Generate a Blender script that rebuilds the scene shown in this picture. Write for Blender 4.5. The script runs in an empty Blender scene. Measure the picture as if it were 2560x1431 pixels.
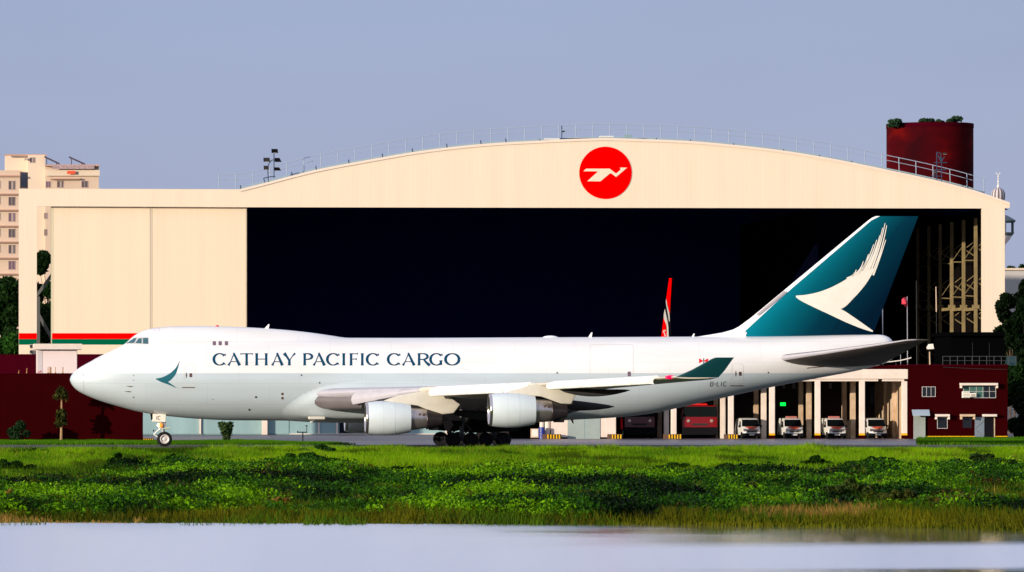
import bpy, math, random
import numpy as np
from mathutils import Vector

R = math.radians
rng = np.random.default_rng(7)
random.seed(7)
SC = bpy.context.scene
COL = SC.collection

# ------------------------------------------------------------------ camera
CX, CY, CH = -46.0, -450.0, 4.2          # camera position (metres)
FPX = 13500.0                            # focal length in photo pixels
cam_d = bpy.data.cameras.new("camera")
cam = bpy.data.objects.new("camera", cam_d); COL.objects.link(cam)
cam.location = (CX, CY, CH); cam.rotation_euler = (R(90), 0, 0)
cam_d.sensor_width = 36.0; cam_d.lens = FPX / 2560 * 36.0
cam_d.shift_x = (1280 + 100) / 2560; cam_d.shift_y = (991 - 715.5) / 2560
cam_d.clip_start = 1.0; cam_d.clip_end = 20000
SC.camera = cam

# ------------------------------------------------------------------ light
SUN_AZ, SUN_EL = 52.0, 8.0               # degrees left of the view axis (behind the camera), height
world = bpy.data.worlds.new("World"); SC.world = world; world.use_nodes = True
wn = world.node_tree; bg = wn.nodes["Background"]
sky = wn.nodes.new("ShaderNodeTexSky"); sky.sky_type = 'NISHITA'; sky.sun_disc = False
sky.sun_elevation = R(SUN_EL); sky.sun_rotation = R(180 + SUN_AZ)
sky.air_density = 1.0; sky.dust_density = 1.5; sky.ozone_density = 2.0
hz = wn.nodes.new("ShaderNodeMixRGB"); hz.blend_type = 'MIX'; hz.inputs[0].default_value = 0.85
hz.inputs[2].default_value = (2.90, 3.32, 5.01, 1)      # thin even evening overcast
wtc = wn.nodes.new("ShaderNodeTexCoord"); wsp = wn.nodes.new("ShaderNodeSeparateXYZ"); wn.links.new(wtc.outputs["Generated"], wsp.inputs[0])
wrp = wn.nodes.new("ShaderNodeValToRGB"); we = wrp.color_ramp.elements
we[0].position = 0.0; we[0].color = (0.302, 0.340, 0.490, 1); wq = we.new(0.072); wq.color = (0.258, 0.306, 0.476, 1); we[2].position = 0.30; we[2].color = (0.44, 0.47, 0.62, 1)
wn.links.new(wsp.outputs["Z"], wrp.inputs[0])
wml = wn.nodes.new("ShaderNodeVectorMath"); wml.operation = 'SCALE'; wml.inputs["Scale"].default_value = 10.0
wnz = wn.nodes.new("ShaderNodeTexNoise"); wnz.inputs["Scale"].default_value = 9.0; wnz.inputs["Detail"].default_value = 3
wmp = wn.nodes.new("ShaderNodeMapping"); wmp.inputs["Scale"].default_value = (1, 1, 2.5); wn.links.new(wtc.outputs["Generated"], wmp.inputs[0]); wn.links.new(wmp.outputs[0], wnz.inputs["Vector"])
wmr = wn.nodes.new("ShaderNodeMapRange"); wmr.inputs[1].default_value = .3; wmr.inputs[2].default_value = .7; wmr.inputs[3].default_value = 9.55; wmr.inputs[4].default_value = 10.45
wn.links.new(wnz.outputs["Fac"], wmr.inputs[0]); wn.links.new(wmr.outputs[0], wml.inputs["Scale"])
wn.links.new(wrp.outputs[0], wml.inputs[0]); wn.links.new(wml.outputs[0], hz.inputs[2])
wn.links.new(sky.outputs[0], hz.inputs[1]); wn.links.new(hz.outputs[0], bg.inputs[0])
bg.inputs[1].default_value = 0.10
sl = bpy.data.lights.new("sun", 'SUN'); sl.energy = 4.0; sl.angle = R(0.6); sl.color = (1.0, 0.86, 0.70)
so = bpy.data.objects.new("sun", sl); COL.objects.link(so)
sd = Vector((-math.sin(R(SUN_AZ)) * math.cos(R(SUN_EL)), -math.cos(R(SUN_AZ)) * math.cos(R(SUN_EL)), math.sin(R(SUN_EL))))
so.rotation_euler = sd.to_track_quat('Z', 'Y').to_euler(); so.location = (-60, -200, 80)
SC.view_settings.view_transform = 'Standard'; SC.view_settings.look = 'None'
SC.view_settings.exposure = 0.45; SC.view_settings.gamma = 1.0
SC.render.engine = 'CYCLES'
SC.cycles.max_bounces = 6

# ------------------------------------------------------------------ helpers
def W(px, py, Y):
    """world point seen at photo position (px, py) at depth plane Y"""
    s = (Y - CY) / FPX
    return Vector((CX + (px + 100) * s, Y, CH + (991 - py) * s))
def WX(px, Y): return W(px, 0, Y).x
def WZ(py, Y): return W(0, py, Y).z

ORG = {}
def tag(o, label=None, cat=None, group=None, kind=None):
    if label: o["label"] = label
    if cat: o["category"] = cat
    if group: o["group"] = group
    if kind: o["kind"] = kind
    return o
def thing(name, label, cat, loc=(0, 0, 0), group=None):
    o = bpy.data.objects.new(name, None); COL.objects.link(o)
    o.location = loc; ORG[o.name] = Vector(loc); o.empty_display_size = 0.5
    return tag(o, label, cat, group)
def copy_thing(root, loc, label, rz=None):
    def cp(o, par):
        c = o.copy(); COL.objects.link(c)
        if par: c.parent = par
        for ch in kids.get(o.name, []): cp(ch, c)
        return c
    kids = {}
    for o in bpy.data.objects:
        if o.parent: kids.setdefault(o.parent.name, []).append(o)
    c = cp(root, None); c.location = loc; c["label"] = label
    if rz is not None: c.rotation_euler.z = rz
    return c

class MB:
    def __init__(s): s.v = []; s.f = []; s.m = []; s.mi = 0
    def add(s, vs, fs):
        b = len(s.v); s.v += [tuple(v) for v in vs]
        for f in fs: s.f.append(tuple(b + i for i in f)); s.m.append(s.mi)
        return s
    def box(s, x0, x1, y0, y1, z0, z1):
        x0, x1 = sorted((x0, x1)); y0, y1 = sorted((y0, y1)); z0, z1 = sorted((z0, z1))
        return s.add([(x0,y0,z0),(x1,y0,z0),(x1,y1,z0),(x0,y1,z0),(x0,y0,z1),(x1,y0,z1),(x1,y1,z1),(x0,y1,z1)],
                     [(0,3,2,1),(4,5,6,7),(0,1,5,4),(1,2,6,5),(2,3,7,6),(3,0,4,7)])
    def pbox(s, px0, px1, py0, py1, Y, d):           # a box whose front face is at photo position, depth d
        a = W(px0, py1, Y); b = W(px1, py0, Y)
        return s.box(a.x, b.x, Y, Y + d, a.z, b.z)
    def prism(s, poly, y0, y1):                      # poly: list of (x, z), extruded along Y
        n = len(poly)
        vs = [(x, y0, z) for x, z in poly] + [(x, y1, z) for x, z in poly]
        return s.add(vs, [tuple(range(n)), tuple(range(2*n-1, n-1, -1))] + [(i, i+n, (i+1) % n + n, (i+1) % n) for i in range(n)])
    def cyl(s, p0, p1, r0, r1=None, n=12, cap=True):
        r1 = r0 if r1 is None else r1
        p0 = Vector(p0); p1 = Vector(p1); d = (p1 - p0).normalized()
        a = d.orthogonal().normalized(); b = d.cross(a)
        vs = []
        for p, r in ((p0, r0), (p1, r1)):
            for i in range(n):
                t = 2*math.pi*i/n; vs.append(p + (a*math.cos(t) + b*math.sin(t)) * r)
        fs = [(i, (i+1) % n, (i+1) % n + n, i + n) for i in range(n)]
        if cap: fs += [tuple(range(n-1, -1, -1)), tuple(range(n, 2*n))]
        return s.add(vs, fs)
    def path(s, pts, r, n=6):
        for a, b in zip(pts, pts[1:]): s.cyl(a, b, r, r, n)
        return s
    def lathe(s, prof, c, axis='x', n=40, caps=(False, False)):   # prof: list of (t, r)
        vs = []
        for t, r in prof:
            for i in range(n):
                a = 2*math.pi*i/n; u, w = r*math.cos(a), r*math.sin(a)
                if axis == 'x': vs.append((c[0]+t, c[1]+u, c[2]+w))
                elif axis == 'y': vs.append((c[0]+u, c[1]+t, c[2]+w))
                else: vs.append((c[0]+u, c[1]+w, c[2]+t))
        fs = []
        for k in range(len(prof)-1):
            for i in range(n):
                j = (i+1) % n; fs.append((k*n+i, k*n+j, (k+1)*n+j, (k+1)*n+i))
        if caps[0]: fs.append(tuple(range(n-1, -1, -1)))
        if caps[1]: fs.append(tuple(range((len(prof)-1)*n, len(prof)*n)))
        return s.add(vs, fs)
    def build(s, name, mat, parent=None, smooth=False, bevel=0):
        me = bpy.data.meshes.new(name)
        org = ORG.get(parent.name, Vector((0,0,0))) if parent else Vector((0,0,0))
        me.from_pydata([(v[0]-org.x, v[1]-org.y, v[2]-org.z) for v in s.v], [], s.f)
        mats = mat if isinstance(mat, (list, tuple)) else [mat]
        for m in mats: me.materials.append(m)
        me.polygons.foreach_set("material_index", s.m)
        if smooth: me.polygons.foreach_set("use_smooth", [True]*len(me.polygons))
        me.update()
        o = bpy.data.objects.new(name, me); COL.objects.link(o)
        if parent: o.parent = parent
        ORG[o.name] = org
        if bevel:
            b = o.modifiers.new("bevel", 'BEVEL'); b.width = bevel; b.segments = 2; b.limit_method = 'ANGLE'
        if smooth and smooth != 'all':
            me.set_sharp_from_angle(angle=R(35))
        return o

def grid_mesh(name, P, mat, parent=None, smooth='all', closed=False):
    """P: array (n, m, 3)"""
    n, m = P.shape[:2]; mb = MB()
    fs = []
    for i in range(n-1):
        for j in range(m if closed else m-1):
            k = (j+1) % m
            fs.append((i*m+j, i*m+k, (i+1)*m+k, (i+1)*m+j))
    mb.add(P.reshape(-1, 3).tolist(), fs)
    return mb.build(name, mat, parent, smooth)

# ------------------------------------------------------------------ materials
def M(name, col, rough=0.6, metal=0.0, var=0.0, scale=1.0, stretch=(1,1,1), coat=0.0, bump=0.0, bscale=None, emit=0.0, spec=None, col2=None, detail=6):
    m = bpy.data.materials.new(name); m.use_nodes = True
    nt = m.node_tree; b = nt.nodes["Principled BSDF"]
    b.inputs["Base Color"].default_value = (*col, 1); b.inputs["Roughness"].default_value = rough
    if spec is None: spec = 0.5 if (rough < 0.55 or metal) else 0.08
    b.inputs["Metallic"].default_value = metal; b.inputs["Coat Weight"].default_value = coat
    b.inputs["Coat Roughness"].default_value = 0.08; b.inputs["Specular IOR Level"].default_value = spec
    if emit: b.inputs["Emission Color"].default_value = (*col, 1); b.inputs["Emission Strength"].default_value = emit
    if var or bump or col2:
        tc = nt.nodes.new("ShaderNodeTexCoord"); mp = nt.nodes.new("ShaderNodeMapping")
        mp.inputs["Scale"].default_value = stretch
        nt.links.new(tc.outputs["Object"], mp.inputs["Vector"])
        nz = nt.nodes.new("ShaderNodeTexNoise"); nz.inputs["Scale"].default_value = scale; nz.inputs["Detail"].default_value = detail
        nz.inputs["Roughness"].default_value = 0.62
        nt.links.new(mp.outputs[0], nz.inputs["Vector"])
        if var or col2:
            rp = nt.nodes.new("ShaderNodeValToRGB")
            rp.color_ramp.elements[0].position = 0.32; rp.color_ramp.elements[1].position = 0.68
            c2 = col2 if col2 else [min(1, c*(1+var)) for c in col]
            c1 = col if col2 else [c*(1-var) for c in col]
            rp.color_ramp.elements[0].color = (*c1, 1); rp.color_ramp.elements[1].color = (*c2, 1)
            nt.links.new(nz.outputs["Fac"], rp.inputs[0]); nt.links.new(rp.outputs[0], b.inputs["Base Color"])
        if bump:
            bp = nt.nodes.new("ShaderNodeBump"); bp.inputs["Strength"].default_value = bump; bp.inputs["Distance"].default_value = 0.05
            n2 = nt.nodes.new("ShaderNodeTexNoise"); n2.inputs["Scale"].default_value = bscale or scale*4
            nt.links.new(mp.outputs[0], n2.inputs["Vector"]); nt.links.new(n2.outputs["Fac"], bp.inputs["Height"])
            nt.links.new(bp.outputs[0], b.inputs["Normal"])
    return m

def cladding(name, col, col2, pitch=0.6):
    """profiled metal sheet: vertical ribs, panel joints, faint dirt runs"""
    m = M(name, col, 0.55, col2=col2, scale=0.5, stretch=(1.2, 1.2, 0.06), detail=8)
    nt = m.node_tree; b = nt.nodes["Principled BSDF"]
    tc = nt.nodes.new("ShaderNodeTexCoord")
    wv = nt.nodes.new("ShaderNodeTexWave"); wv.bands_direction = 'X'; wv.inputs["Scale"].default_value = 0.314 / pitch
    nt.links.new(tc.outputs["Object"], wv.inputs["Vector"])
    bp = nt.nodes.new("ShaderNodeBump"); bp.inputs["Strength"].default_value = 0.10; bp.inputs["Distance"].default_value = 0.03
    nt.links.new(wv.outputs["Fac"], bp.inputs["Height"]); nt.links.new(bp.outputs[0], b.inputs["Normal"])
    return m

def attr_mat(name, rough=0.6, trans=0.0):
    m = bpy.data.materials.new(name); m.use_nodes = True
    nt = m.node_tree; b = nt.nodes["Principled BSDF"]
    a = nt.nodes.new("ShaderNodeAttribute"); a.attribute_name = "tint"
    nt.links.new(a.outputs["Color"], b.inputs["Base Color"]); b.inputs["Roughness"].default_value = rough
    b.inputs["Specular IOR Level"].default_value = 0.06
    if trans:
        t = nt.nodes.new("ShaderNodeBsdfTranslucent"); nt.links.new(a.outputs["Color"], t.inputs["Color"])
        mx = nt.nodes.new("ShaderNodeMixShader"); mx.inputs[0].default_value = trans
        out = nt.nodes["Material Output"]
        nt.links.new(b.outputs[0], mx.inputs[1]); nt.links.new(t.outputs[0], mx.inputs[2]); nt.links.new(mx.outputs[0], out.inputs[0])
    return m

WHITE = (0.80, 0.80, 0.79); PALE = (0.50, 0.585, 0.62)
def body_paint():
    m = bpy.data.materials.new("two tone body paint"); m.use_nodes = True
    nt = m.node_tree; b = nt.nodes["Principled BSDF"]
    tc = nt.nodes.new("ShaderNodeTexCoord"); sp = nt.nodes.new("ShaderNodeSeparateXYZ")
    nt.links.new(tc.outputs["Object"], sp.inputs[0])
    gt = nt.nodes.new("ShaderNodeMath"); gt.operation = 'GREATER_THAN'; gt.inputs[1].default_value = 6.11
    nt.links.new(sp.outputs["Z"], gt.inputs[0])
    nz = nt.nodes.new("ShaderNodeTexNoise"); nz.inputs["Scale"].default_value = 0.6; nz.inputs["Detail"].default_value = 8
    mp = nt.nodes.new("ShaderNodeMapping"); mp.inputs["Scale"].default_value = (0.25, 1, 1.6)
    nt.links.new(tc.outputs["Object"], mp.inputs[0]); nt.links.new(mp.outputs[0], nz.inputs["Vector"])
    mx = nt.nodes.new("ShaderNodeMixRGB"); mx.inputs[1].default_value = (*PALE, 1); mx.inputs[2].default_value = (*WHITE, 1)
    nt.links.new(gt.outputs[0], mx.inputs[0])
    dm = nt.nodes.new("ShaderNodeMixRGB"); dm.blend_type = 'MULTIPLY'; dm.inputs[0].default_value = 1
    rp = nt.nodes.new("ShaderNodeValToRGB"); rp.color_ramp.elements[0].position = .25; rp.color_ramp.elements[1].position = .6
    rp.color_ramp.elements[0].color = (.90, .89, .87, 1); rp.color_ramp.elements[1].color = (1, 1, 1, 1)
    nt.links.new(nz.outputs["Fac"], rp.inputs[0]); nt.links.new(mx.outputs[0], dm.inputs[1]); nt.links.new(rp.outputs[0], dm.inputs[2])
    # skin panel joints: frames every few metres and a few lap lines
    mp2 = nt.nodes.new("ShaderNodeMapping"); mp2.inputs["Rotation"].default_value = (R(90), 0, 0)
    nt.links.new(tc.outputs["Object"], mp2.inputs[0])
    bk = nt.nodes.new("ShaderNodeTexBrick"); bk.offset = 0.5
    bk.inputs["Scale"].default_value = 1; bk.inputs["Brick Width"].default_value = 5.1; bk.inputs["Row Height"].default_value = 1.75
    bk.inputs["Mortar Size"].default_value = 0.012; bk.inputs["Mortar Smooth"].default_value = 0.3
    bk.inputs["Color1"].default_value = (1,1,1,1); bk.inputs["Color2"].default_value = (.985,.985,.985,1); bk.inputs["Mortar"].default_value = (.80,.80,.80,1)
    nt.links.new(mp2.outputs[0], bk.inputs["Vector"])
    d2 = nt.nodes.new("ShaderNodeMixRGB"); d2.blend_type = 'MULTIPLY'; d2.inputs[0].default_value = 1
    nt.links.new(dm.outputs[0], d2.inputs[1]); nt.links.new(bk.outputs["Color"], d2.inputs[2])
    nt.links.new(d2.outputs[0], b.inputs["Base Color"])
    b.inputs["Roughness"].default_value = 0.32; b.inputs["Coat Weight"].default_value = 0.5; b.inputs["Coat Roughness"].default_value = 0.06
    return m

m_body = body_paint()
m_white = M("white paint", WHITE, 0.35, coat=0.3, var=0.04, scale=1.5)
m_slat = M("white slat paint", (0.84, 0.83, 0.81), 0.4, var=0.05, scale=1.2)
m_wing = M("pale grey wing paint", (0.60, 0.57, 0.48), 0.42, coat=0.15, var=0.08, scale=0.9, stretch=(1, .4, 1))
m_lav = M("grey flap paint", (0.42, 0.41, 0.45), 0.45, var=0.07, scale=1)
m_stab = M("dark grey stabiliser paint", (0.065, 0.055, 0.052), 0.5, spec=0.25, var=0.15, scale=0.9)
m_fair = M("dark grey fairing paint", (0.035, 0.033, 0.034), 0.55, var=0.15, scale=2)
m_cuff = M("shade darkened cuff paint", (0.13, 0.115, 0.12), 0.35, coat=0.3, var=0.08, scale=1)  # dark grey, with the shade of the underside put into it
m_nac = M("pale grey cowl paint", (0.60, 0.68, 0.70), 0.25, coat=0.6, var=0.03, scale=1.5)
m_lip = M("polished inlet metal", (0.80, 0.72, 0.66), 0.16, metal=1.0)
m_core = M("brushed core metal", (0.50, 0.45, 0.43), 0.30, metal=0.85, var=0.12, scale=3)
m_noz = M("heat darkened nozzle metal", (0.075, 0.060, 0.062), 0.38, metal=0.7, var=0.2, scale=3)
m_black = M("black rubber", (0.012, 0.012, 0.013), 0.75)
m_rim = M("painted wheel rim", (0.62, 0.58, 0.54), 0.4, metal=0.2)
m_rimd = M("shade darkened rim", (0.018, 0.017, 0.022), 0.6)  # body shade over the main wheels put into the rim colour
m_gear = M("gear strut grey", (0.30, 0.31, 0.32), 0.4, metal=0.3, var=0.15, scale=5)
m_geard = M("shade darkened gear metal", (0.05, 0.05, 0.055), 0.45, metal=0.2, var=.2, scale=4)  # dark tone stands in for the shade around the main gear
m_dark = M("dark recess", (0.006, 0.006, 0.008), 0.8)
m_glassd = M("cockpit glass", (0.03, 0.10, 0.12), 0.06, coat=0.5)
m_win = M("window glass", (0.16, 0.10, 0.14), 0.15)
m_teal_txt = M("deep teal lettering paint", (0.000, 0.048, 0.105), 0.6, spec=0.1)
m_line = M("panel seam", (0.42, 0.40, 0.38), 0.6)
m_brown = M("brown trim", (0.12, 0.07, 0.05), 0.6)
m_logo = M("cream logo paint", (0.80, 0.76, 0.66), 0.45, var=0.03, scale=2)
m_redp = M("red marking paint", (0.70, 0.01, 0.01), 0.4)
m_blk = M("black marking paint", (0.02, 0.02, 0.02), 0.5)

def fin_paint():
    """colour fade across the fin: bright teal at the front, deep teal towards the rudder and the logo's inside"""
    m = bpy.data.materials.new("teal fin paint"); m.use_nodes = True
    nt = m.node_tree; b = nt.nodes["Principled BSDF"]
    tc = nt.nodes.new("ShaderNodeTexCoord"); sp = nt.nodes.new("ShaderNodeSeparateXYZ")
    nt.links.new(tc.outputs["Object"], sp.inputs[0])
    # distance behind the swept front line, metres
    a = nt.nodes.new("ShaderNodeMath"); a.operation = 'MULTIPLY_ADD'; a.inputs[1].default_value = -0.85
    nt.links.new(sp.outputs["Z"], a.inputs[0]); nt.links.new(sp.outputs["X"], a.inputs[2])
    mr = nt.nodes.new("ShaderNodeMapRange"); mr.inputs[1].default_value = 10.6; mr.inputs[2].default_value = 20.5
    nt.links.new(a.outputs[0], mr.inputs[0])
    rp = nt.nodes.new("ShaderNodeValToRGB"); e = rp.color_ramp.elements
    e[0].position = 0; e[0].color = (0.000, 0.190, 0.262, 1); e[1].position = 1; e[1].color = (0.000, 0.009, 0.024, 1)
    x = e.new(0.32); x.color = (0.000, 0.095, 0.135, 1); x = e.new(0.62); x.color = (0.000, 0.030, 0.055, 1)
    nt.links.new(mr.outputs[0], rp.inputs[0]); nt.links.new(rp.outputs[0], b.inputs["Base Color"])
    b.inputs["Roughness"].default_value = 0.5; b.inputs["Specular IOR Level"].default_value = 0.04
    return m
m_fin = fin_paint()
m_wlet = M("dark teal winglet paint", (0.003, 0.045, 0.055), 0.35, coat=0.3)

# ------------------------------------------------------------------ ground, water
def vnoise(x, y, seed=0):
    xi = np.floor(x).astype(np.int64); yi = np.floor(y).astype(np.int64)
    fx = x - xi; fy = y - yi; fx = fx*fx*(3-2*fx); fy = fy*fy*(3-2*fy)
    def h(a, b):
        n = (a*374761393 + b*668265263 + seed*974711) & 0xffffffff
        n = ((n ^ (n >> 13)) * 1274126177) & 0xffffffff
        return ((n ^ (n >> 16)) & 0xffff) / 65535.0
    return (h(xi, yi)*(1-fx) + h(xi+1, yi)*fx)*(1-fy) + (h(xi, yi+1)*(1-fx) + h(xi+1, yi+1)*fx)*fy
def fbm(x, y, seed=0, o=4):
    t = 0; a = 0.5; n = 0
    for i in range(o):
        t = t + a*vnoise(x*2**i, y*2**i, seed+i*17); n += a; a *= 0.5
    return t / n
BANK_TOP = -27.0
def shore(x):
    return np.interp(x, [-200, -30, -8, 2, 7, 12, 30, 60, 200], [-163, -164, -170, -174, -181, -191, -200, -204, -200]) + 2.2*(fbm(np.asarray(x)*0.12, np.asarray(x)*0+3.3, 5)-0.5)
def ground_z(x, y):
    sh = shore(x)
    t = np.clip((BANK_TOP - y) / (BANK_TOP - sh), 0, 1.6)
    z = -2.5*t - 0.9*np.clip(t-1, 0, .6)*3
    return np.where(y > BANK_TOP, 0.0, z)

xs = np.concatenate([np.linspace(-6000, -260, 8), np.arange(-250, 251, 2.0), np.linspace(260, 6000, 8)])
ys = np.concatenate([[-6000, -2000, -700], np.arange(-420, -20, 2.0), [-10, 0, 15, 45, 80, 140, 200, 400, 1000, 3000, 9000]])
X, Y = np.meshgrid(xs, ys)
Z = ground_z(X, Y)
gz = np.stack([X, Y, Z], -1)
m_ground = M("grassy soil", (0.018, 0.050, 0.004), 0.9, spec=0.0, col2=(0.045, 0.10, 0.006), scale=0.25, detail=10)
tag(grid_mesh("ground", gz, m_ground), kind="structure")

def water_mat():
    """rippled pond; wind leaves calmer, mirror-like lanes at the right"""
    m = bpy.data.materials.new("pond water"); m.use_nodes = True
    nt = m.node_tree; b = nt.nodes["Principled BSDF"]; L = nt.links.new
    b.inputs["Base Color"].default_value = (0.97, 0.98, 1.0, 1); b.inputs["Metallic"].default_value = 0.93
    tc = nt.nodes.new("ShaderNodeTexCoord"); sp = nt.nodes.new("ShaderNodeSeparateXYZ"); L(tc.outputs["Object"], sp.inputs[0])
    def nz(scale, st, det):
        mp = nt.nodes.new("ShaderNodeMapping"); mp.inputs["Scale"].default_value = st; L(tc.outputs["Object"], mp.inputs[0])
        n = nt.nodes.new("ShaderNodeTexNoise"); n.inputs["Scale"].default_value = scale; n.inputs["Detail"].default_value = det
        L(mp.outputs[0], n.inputs["Vector"]); return n
    def mrange(src, a, c, lo=0.0, hi=1.0):
        n = nt.nodes.new("ShaderNodeMapRange"); n.interpolation_type = 'SMOOTHSTEP'
        for k, v in zip((1, 2, 3, 4), (a, c, lo, hi)): n.inputs[k].default_value = v
        L(src, n.inputs[0]); return n.outputs[0]
    def math2(op, a, c):
        n = nt.nodes.new("ShaderNodeMath"); n.operation = op
        for k, v in enumerate((a, c)):
            if isinstance(v, (int, float)): n.inputs[k].default_value = v
            else: L(v, n.inputs[k])
        return n.outputs[0]
    wob = math2('MULTIPLY', math2('SUBTRACT', nz(.12, (.5, 1, 1), 4).outputs["Fac"], .5), 18.0)
    y = math2('ADD', sp.outputs["Y"], wob); x = math2('ADD', sp.outputs["X"], wob)
    lane = math2('MAXIMUM', mrange(y, -214, -197), mrange(y, -246, -236, 1.0, 0.0))
    calm = math2('MULTIPLY', lane, mrange(x, -24, -9))
    rough = math2('SUBTRACT', 0.24, math2('MULTIPLY', calm, 0.20)); L(rough, b.inputs["Roughness"])
    st = math2('SUBTRACT', 0.95, math2('MULTIPLY', calm, 0.88))
    bp = nt.nodes.new("ShaderNodeBump"); bp.inputs["Distance"].default_value = 0.10
    L(st, bp.inputs["Strength"]); L(nz(2.6, (0.7, 1.3, 1), 5).outputs["Fac"], bp.inputs["Height"]); L(bp.outputs[0], b.inputs["Normal"])
    return m
wb = MB(); wb.add([(-3000, -3000, -2.5), (3000, -3000, -2.5), (3000, -120, -2.5), (-3000, -120, -2.5)], [(0, 1, 2, 3)])
tag(wb.build("water", water_mat()), kind="structure")

m_taxi = M("worn taxiway asphalt", (0.055, 0.058, 0.050), 0.85, col2=(0.11, 0.11, 0.09), scale=0.12, stretch=(0.4, 1.6, 1), detail=8)
tb = MB(); tb.add([(-700, -25.5, .008), (700, -25.5, .008), (700, 14, .008), (-700, 14, .008)], [(0, 1, 2, 3)])
tag(tb.build("taxiway", m_taxi), kind="structure")
m_apron = M("damp apron asphalt", (0.045, 0.042, 0.052), 0.42, col2=(0.14, 0.125, 0.155), scale=0.09, stretch=(0.35, 1.6, 1), detail=9)
ab = MB()
ap = [(WX(885, 15), 14.5), (WX(2292, 15), 14.5), (WX(2292, 79), 79), (150, 79), (150, 205), (-140, 205), (-140, 62), (WX(600, 45), 45)]
ab.add([(x, y, .012) for x, y in ap], [tuple(range(len(ap)))])
tag(ab.build("apron", m_apron), kind="structure")
mk = MB()   # faint yellow centre line of the taxiway
mk.box(-700, 700, -3.2, -2.9, .012, .016)
tag(mk.build("taxiway_centre_line", M("worn yellow line", (0.30, 0.22, 0.03), .8)), kind="structure")
mk = MB(); mk.box(-700, 700, 12.6, 12.9, .012, .016)
tag(mk.build("taxiway_edge_line", M("worn white line", (0.4, 0.4, 0.34), .8)), kind="structure")

# ------------------------------------------------------------------ the cargo jet
JL = "white wide body cargo jet with teal tail fin on the taxiway"
jet = thing("cargo_jet", JL, "aeroplane", (0, 0, 0))

def pchip(xk, yk):
    xk = np.array(xk, float); yk = np.array(yk, float)
    h = np.diff(xk); d = np.diff(yk)/h; m = np.zeros_like(yk)
    m[0] = d[0]; m[-1] = d[-1]
    for i in range(1, len(yk)-1):
        if d[i-1]*d[i] > 0:
            w1 = 2*h[i]+h[i-1]; w2 = h[i]+2*h[i-1]; m[i] = (w1+w2)/(w1/d[i-1]+w2/d[i])
    def f(x):
        x = np.clip(x, xk[0], xk[-1]); i = np.clip(np.searchsorted(xk, x)-1, 0, len(xk)-2)
        t = (x-xk[i])/h[i]
        return (2*t**3-3*t**2+1)*yk[i] + (t**3-2*t**2+t)*h[i]*m[i] + (-2*t**3+3*t**2)*yk[i+1] + (t**3-t**2)*h[i]*m[i+1]
    return f
TOPP = [(174.6,949),(177,941),(182.7,933.5),(195.3,922),(213,911),(258,887),(293.4,870.6),(311,860.6),(331,843),(351,830.4),(376.4,822.3),(401.6,818.6),(452,816),(502,815.8),(552.6,816.6),(618,818.8),(700,824),(777,832),(828,839.3),(871,845),(980,845.2),(1300,844),(1500,843.2),(1800,841.5),(2000,839),(2115,837.3),(2195,837),(2207,838.2),(2218.7,842),(2228,849),(2235,862),(2239,882)]
BOTP = [(174.6,951),(177,958),(181,964.5),(192.8,976.3),(213,987.6),(250.6,1002.7),(301,1017.8),(356.3,1031.7),(416.7,1040.5),(502,1048),(577.7,1051.3),(700,1052),(853,1054.4),(1350,1053),(1419,1050),(1476.7,1048),(1539.6,1044),(1627.7,1034),(1678,1024),(1728,1012.8),(1800,997),(1850.8,985),(1961,961.7),(2054.7,944),(2148.4,926),(2209,909),(2228,900.8),(2236,891),(2239,884)]
HWP = [(174.6,0.04),(177,.33),(182,.62),(195,1.05),(213,1.42),(258,2.05),(311,2.55),(376,2.92),(450,3.15),(530,3.25),(1500,3.25),(1600,3.2),(1700,3.06),(1800,2.8),(1900,2.43),(2000,2.0),(2100,1.5),(2180,1.05),(2215,.8),(2232,.5),(2239,.12)]
MTP = [(174.6,949),(177,941),(182.7,933.5),(195.3,922),(213,911.3),(258,889.5),(311,873.5),(376,862),(450,853),(550,847),(640,845.3),(871,845),(980,845.2),(1300,844),(1500,843.2),(1800,841.5),(2000,839),(2115,837.3),(2195,837),(2207,838.2),(2218.7,842),(2228,849),(2235,862),(2239,882)]
HHW = [(230,.8),(270,1.1),(311,1.5),(351,1.85),(400,2.05),(500,2.12),(700,2.02),(800,1.85),(880,1.5)]
f_top, f_bot, f_hw, f_mt, f_hh = [pchip(*zip(*a)) for a in (TOPP, BOTP, HWP, MTP, HHW)]
NT = 96
TH = np.arange(NT) * 2*np.pi/NT
def section(px):
    """(x, centre z, radii over TH measured from the crown)"""
    x = (px-1280)/30; z = lambda py: 4.2 + (991-py)/30
    zt, zb, w, zm = z(f_top(px)), z(f_bot(px)), f_hw(px), z(f_mt(px))
    zc = (zm+zb)/2; hh = (zm-zb)/2
    r = 1/np.sqrt((np.sin(TH)/w)**2 + (np.cos(TH)/hh)**2)
    if 235 < px < 872:
        a, b = f_hh(px), 2.3
        b = max(b, (zt-zc)*1.02); c0 = zt - b - zc
        sn, cs = np.sin(TH), np.cos(TH)
        A = (sn/a)**2 + (cs/b)**2; B = -2*c0*cs/b**2; C = c0**2/b**2 - 1
        dsc = np.maximum(B*B-4*A*C, 0); rh = (-B+np.sqrt(dsc))/(2*A)
        rr = np.where(np.cos(TH) > -0.05, np.maximum(r, rh), r)
        for _ in range(5): rr2 = 0.25*np.roll(rr, 1)+0.5*rr+0.25*np.roll(rr, -1); rr = np.where(np.abs(np.cos(TH)) > .985, rr, rr2)
        r = rr
    return x, zc, r
PX = np.concatenate([[174.6,175.4,177,180,184,189,195,203],np.arange(212,400,8),np.arange(400,900,14),np.arange(900,1500,50),np.arange(1500,2180,20),[2180,2195,2207,2214,2221,2228,2233,2236.5,2239]])
SECS = [section(p) for p in PX]
P = np.zeros((len(PX), NT, 3))
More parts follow.
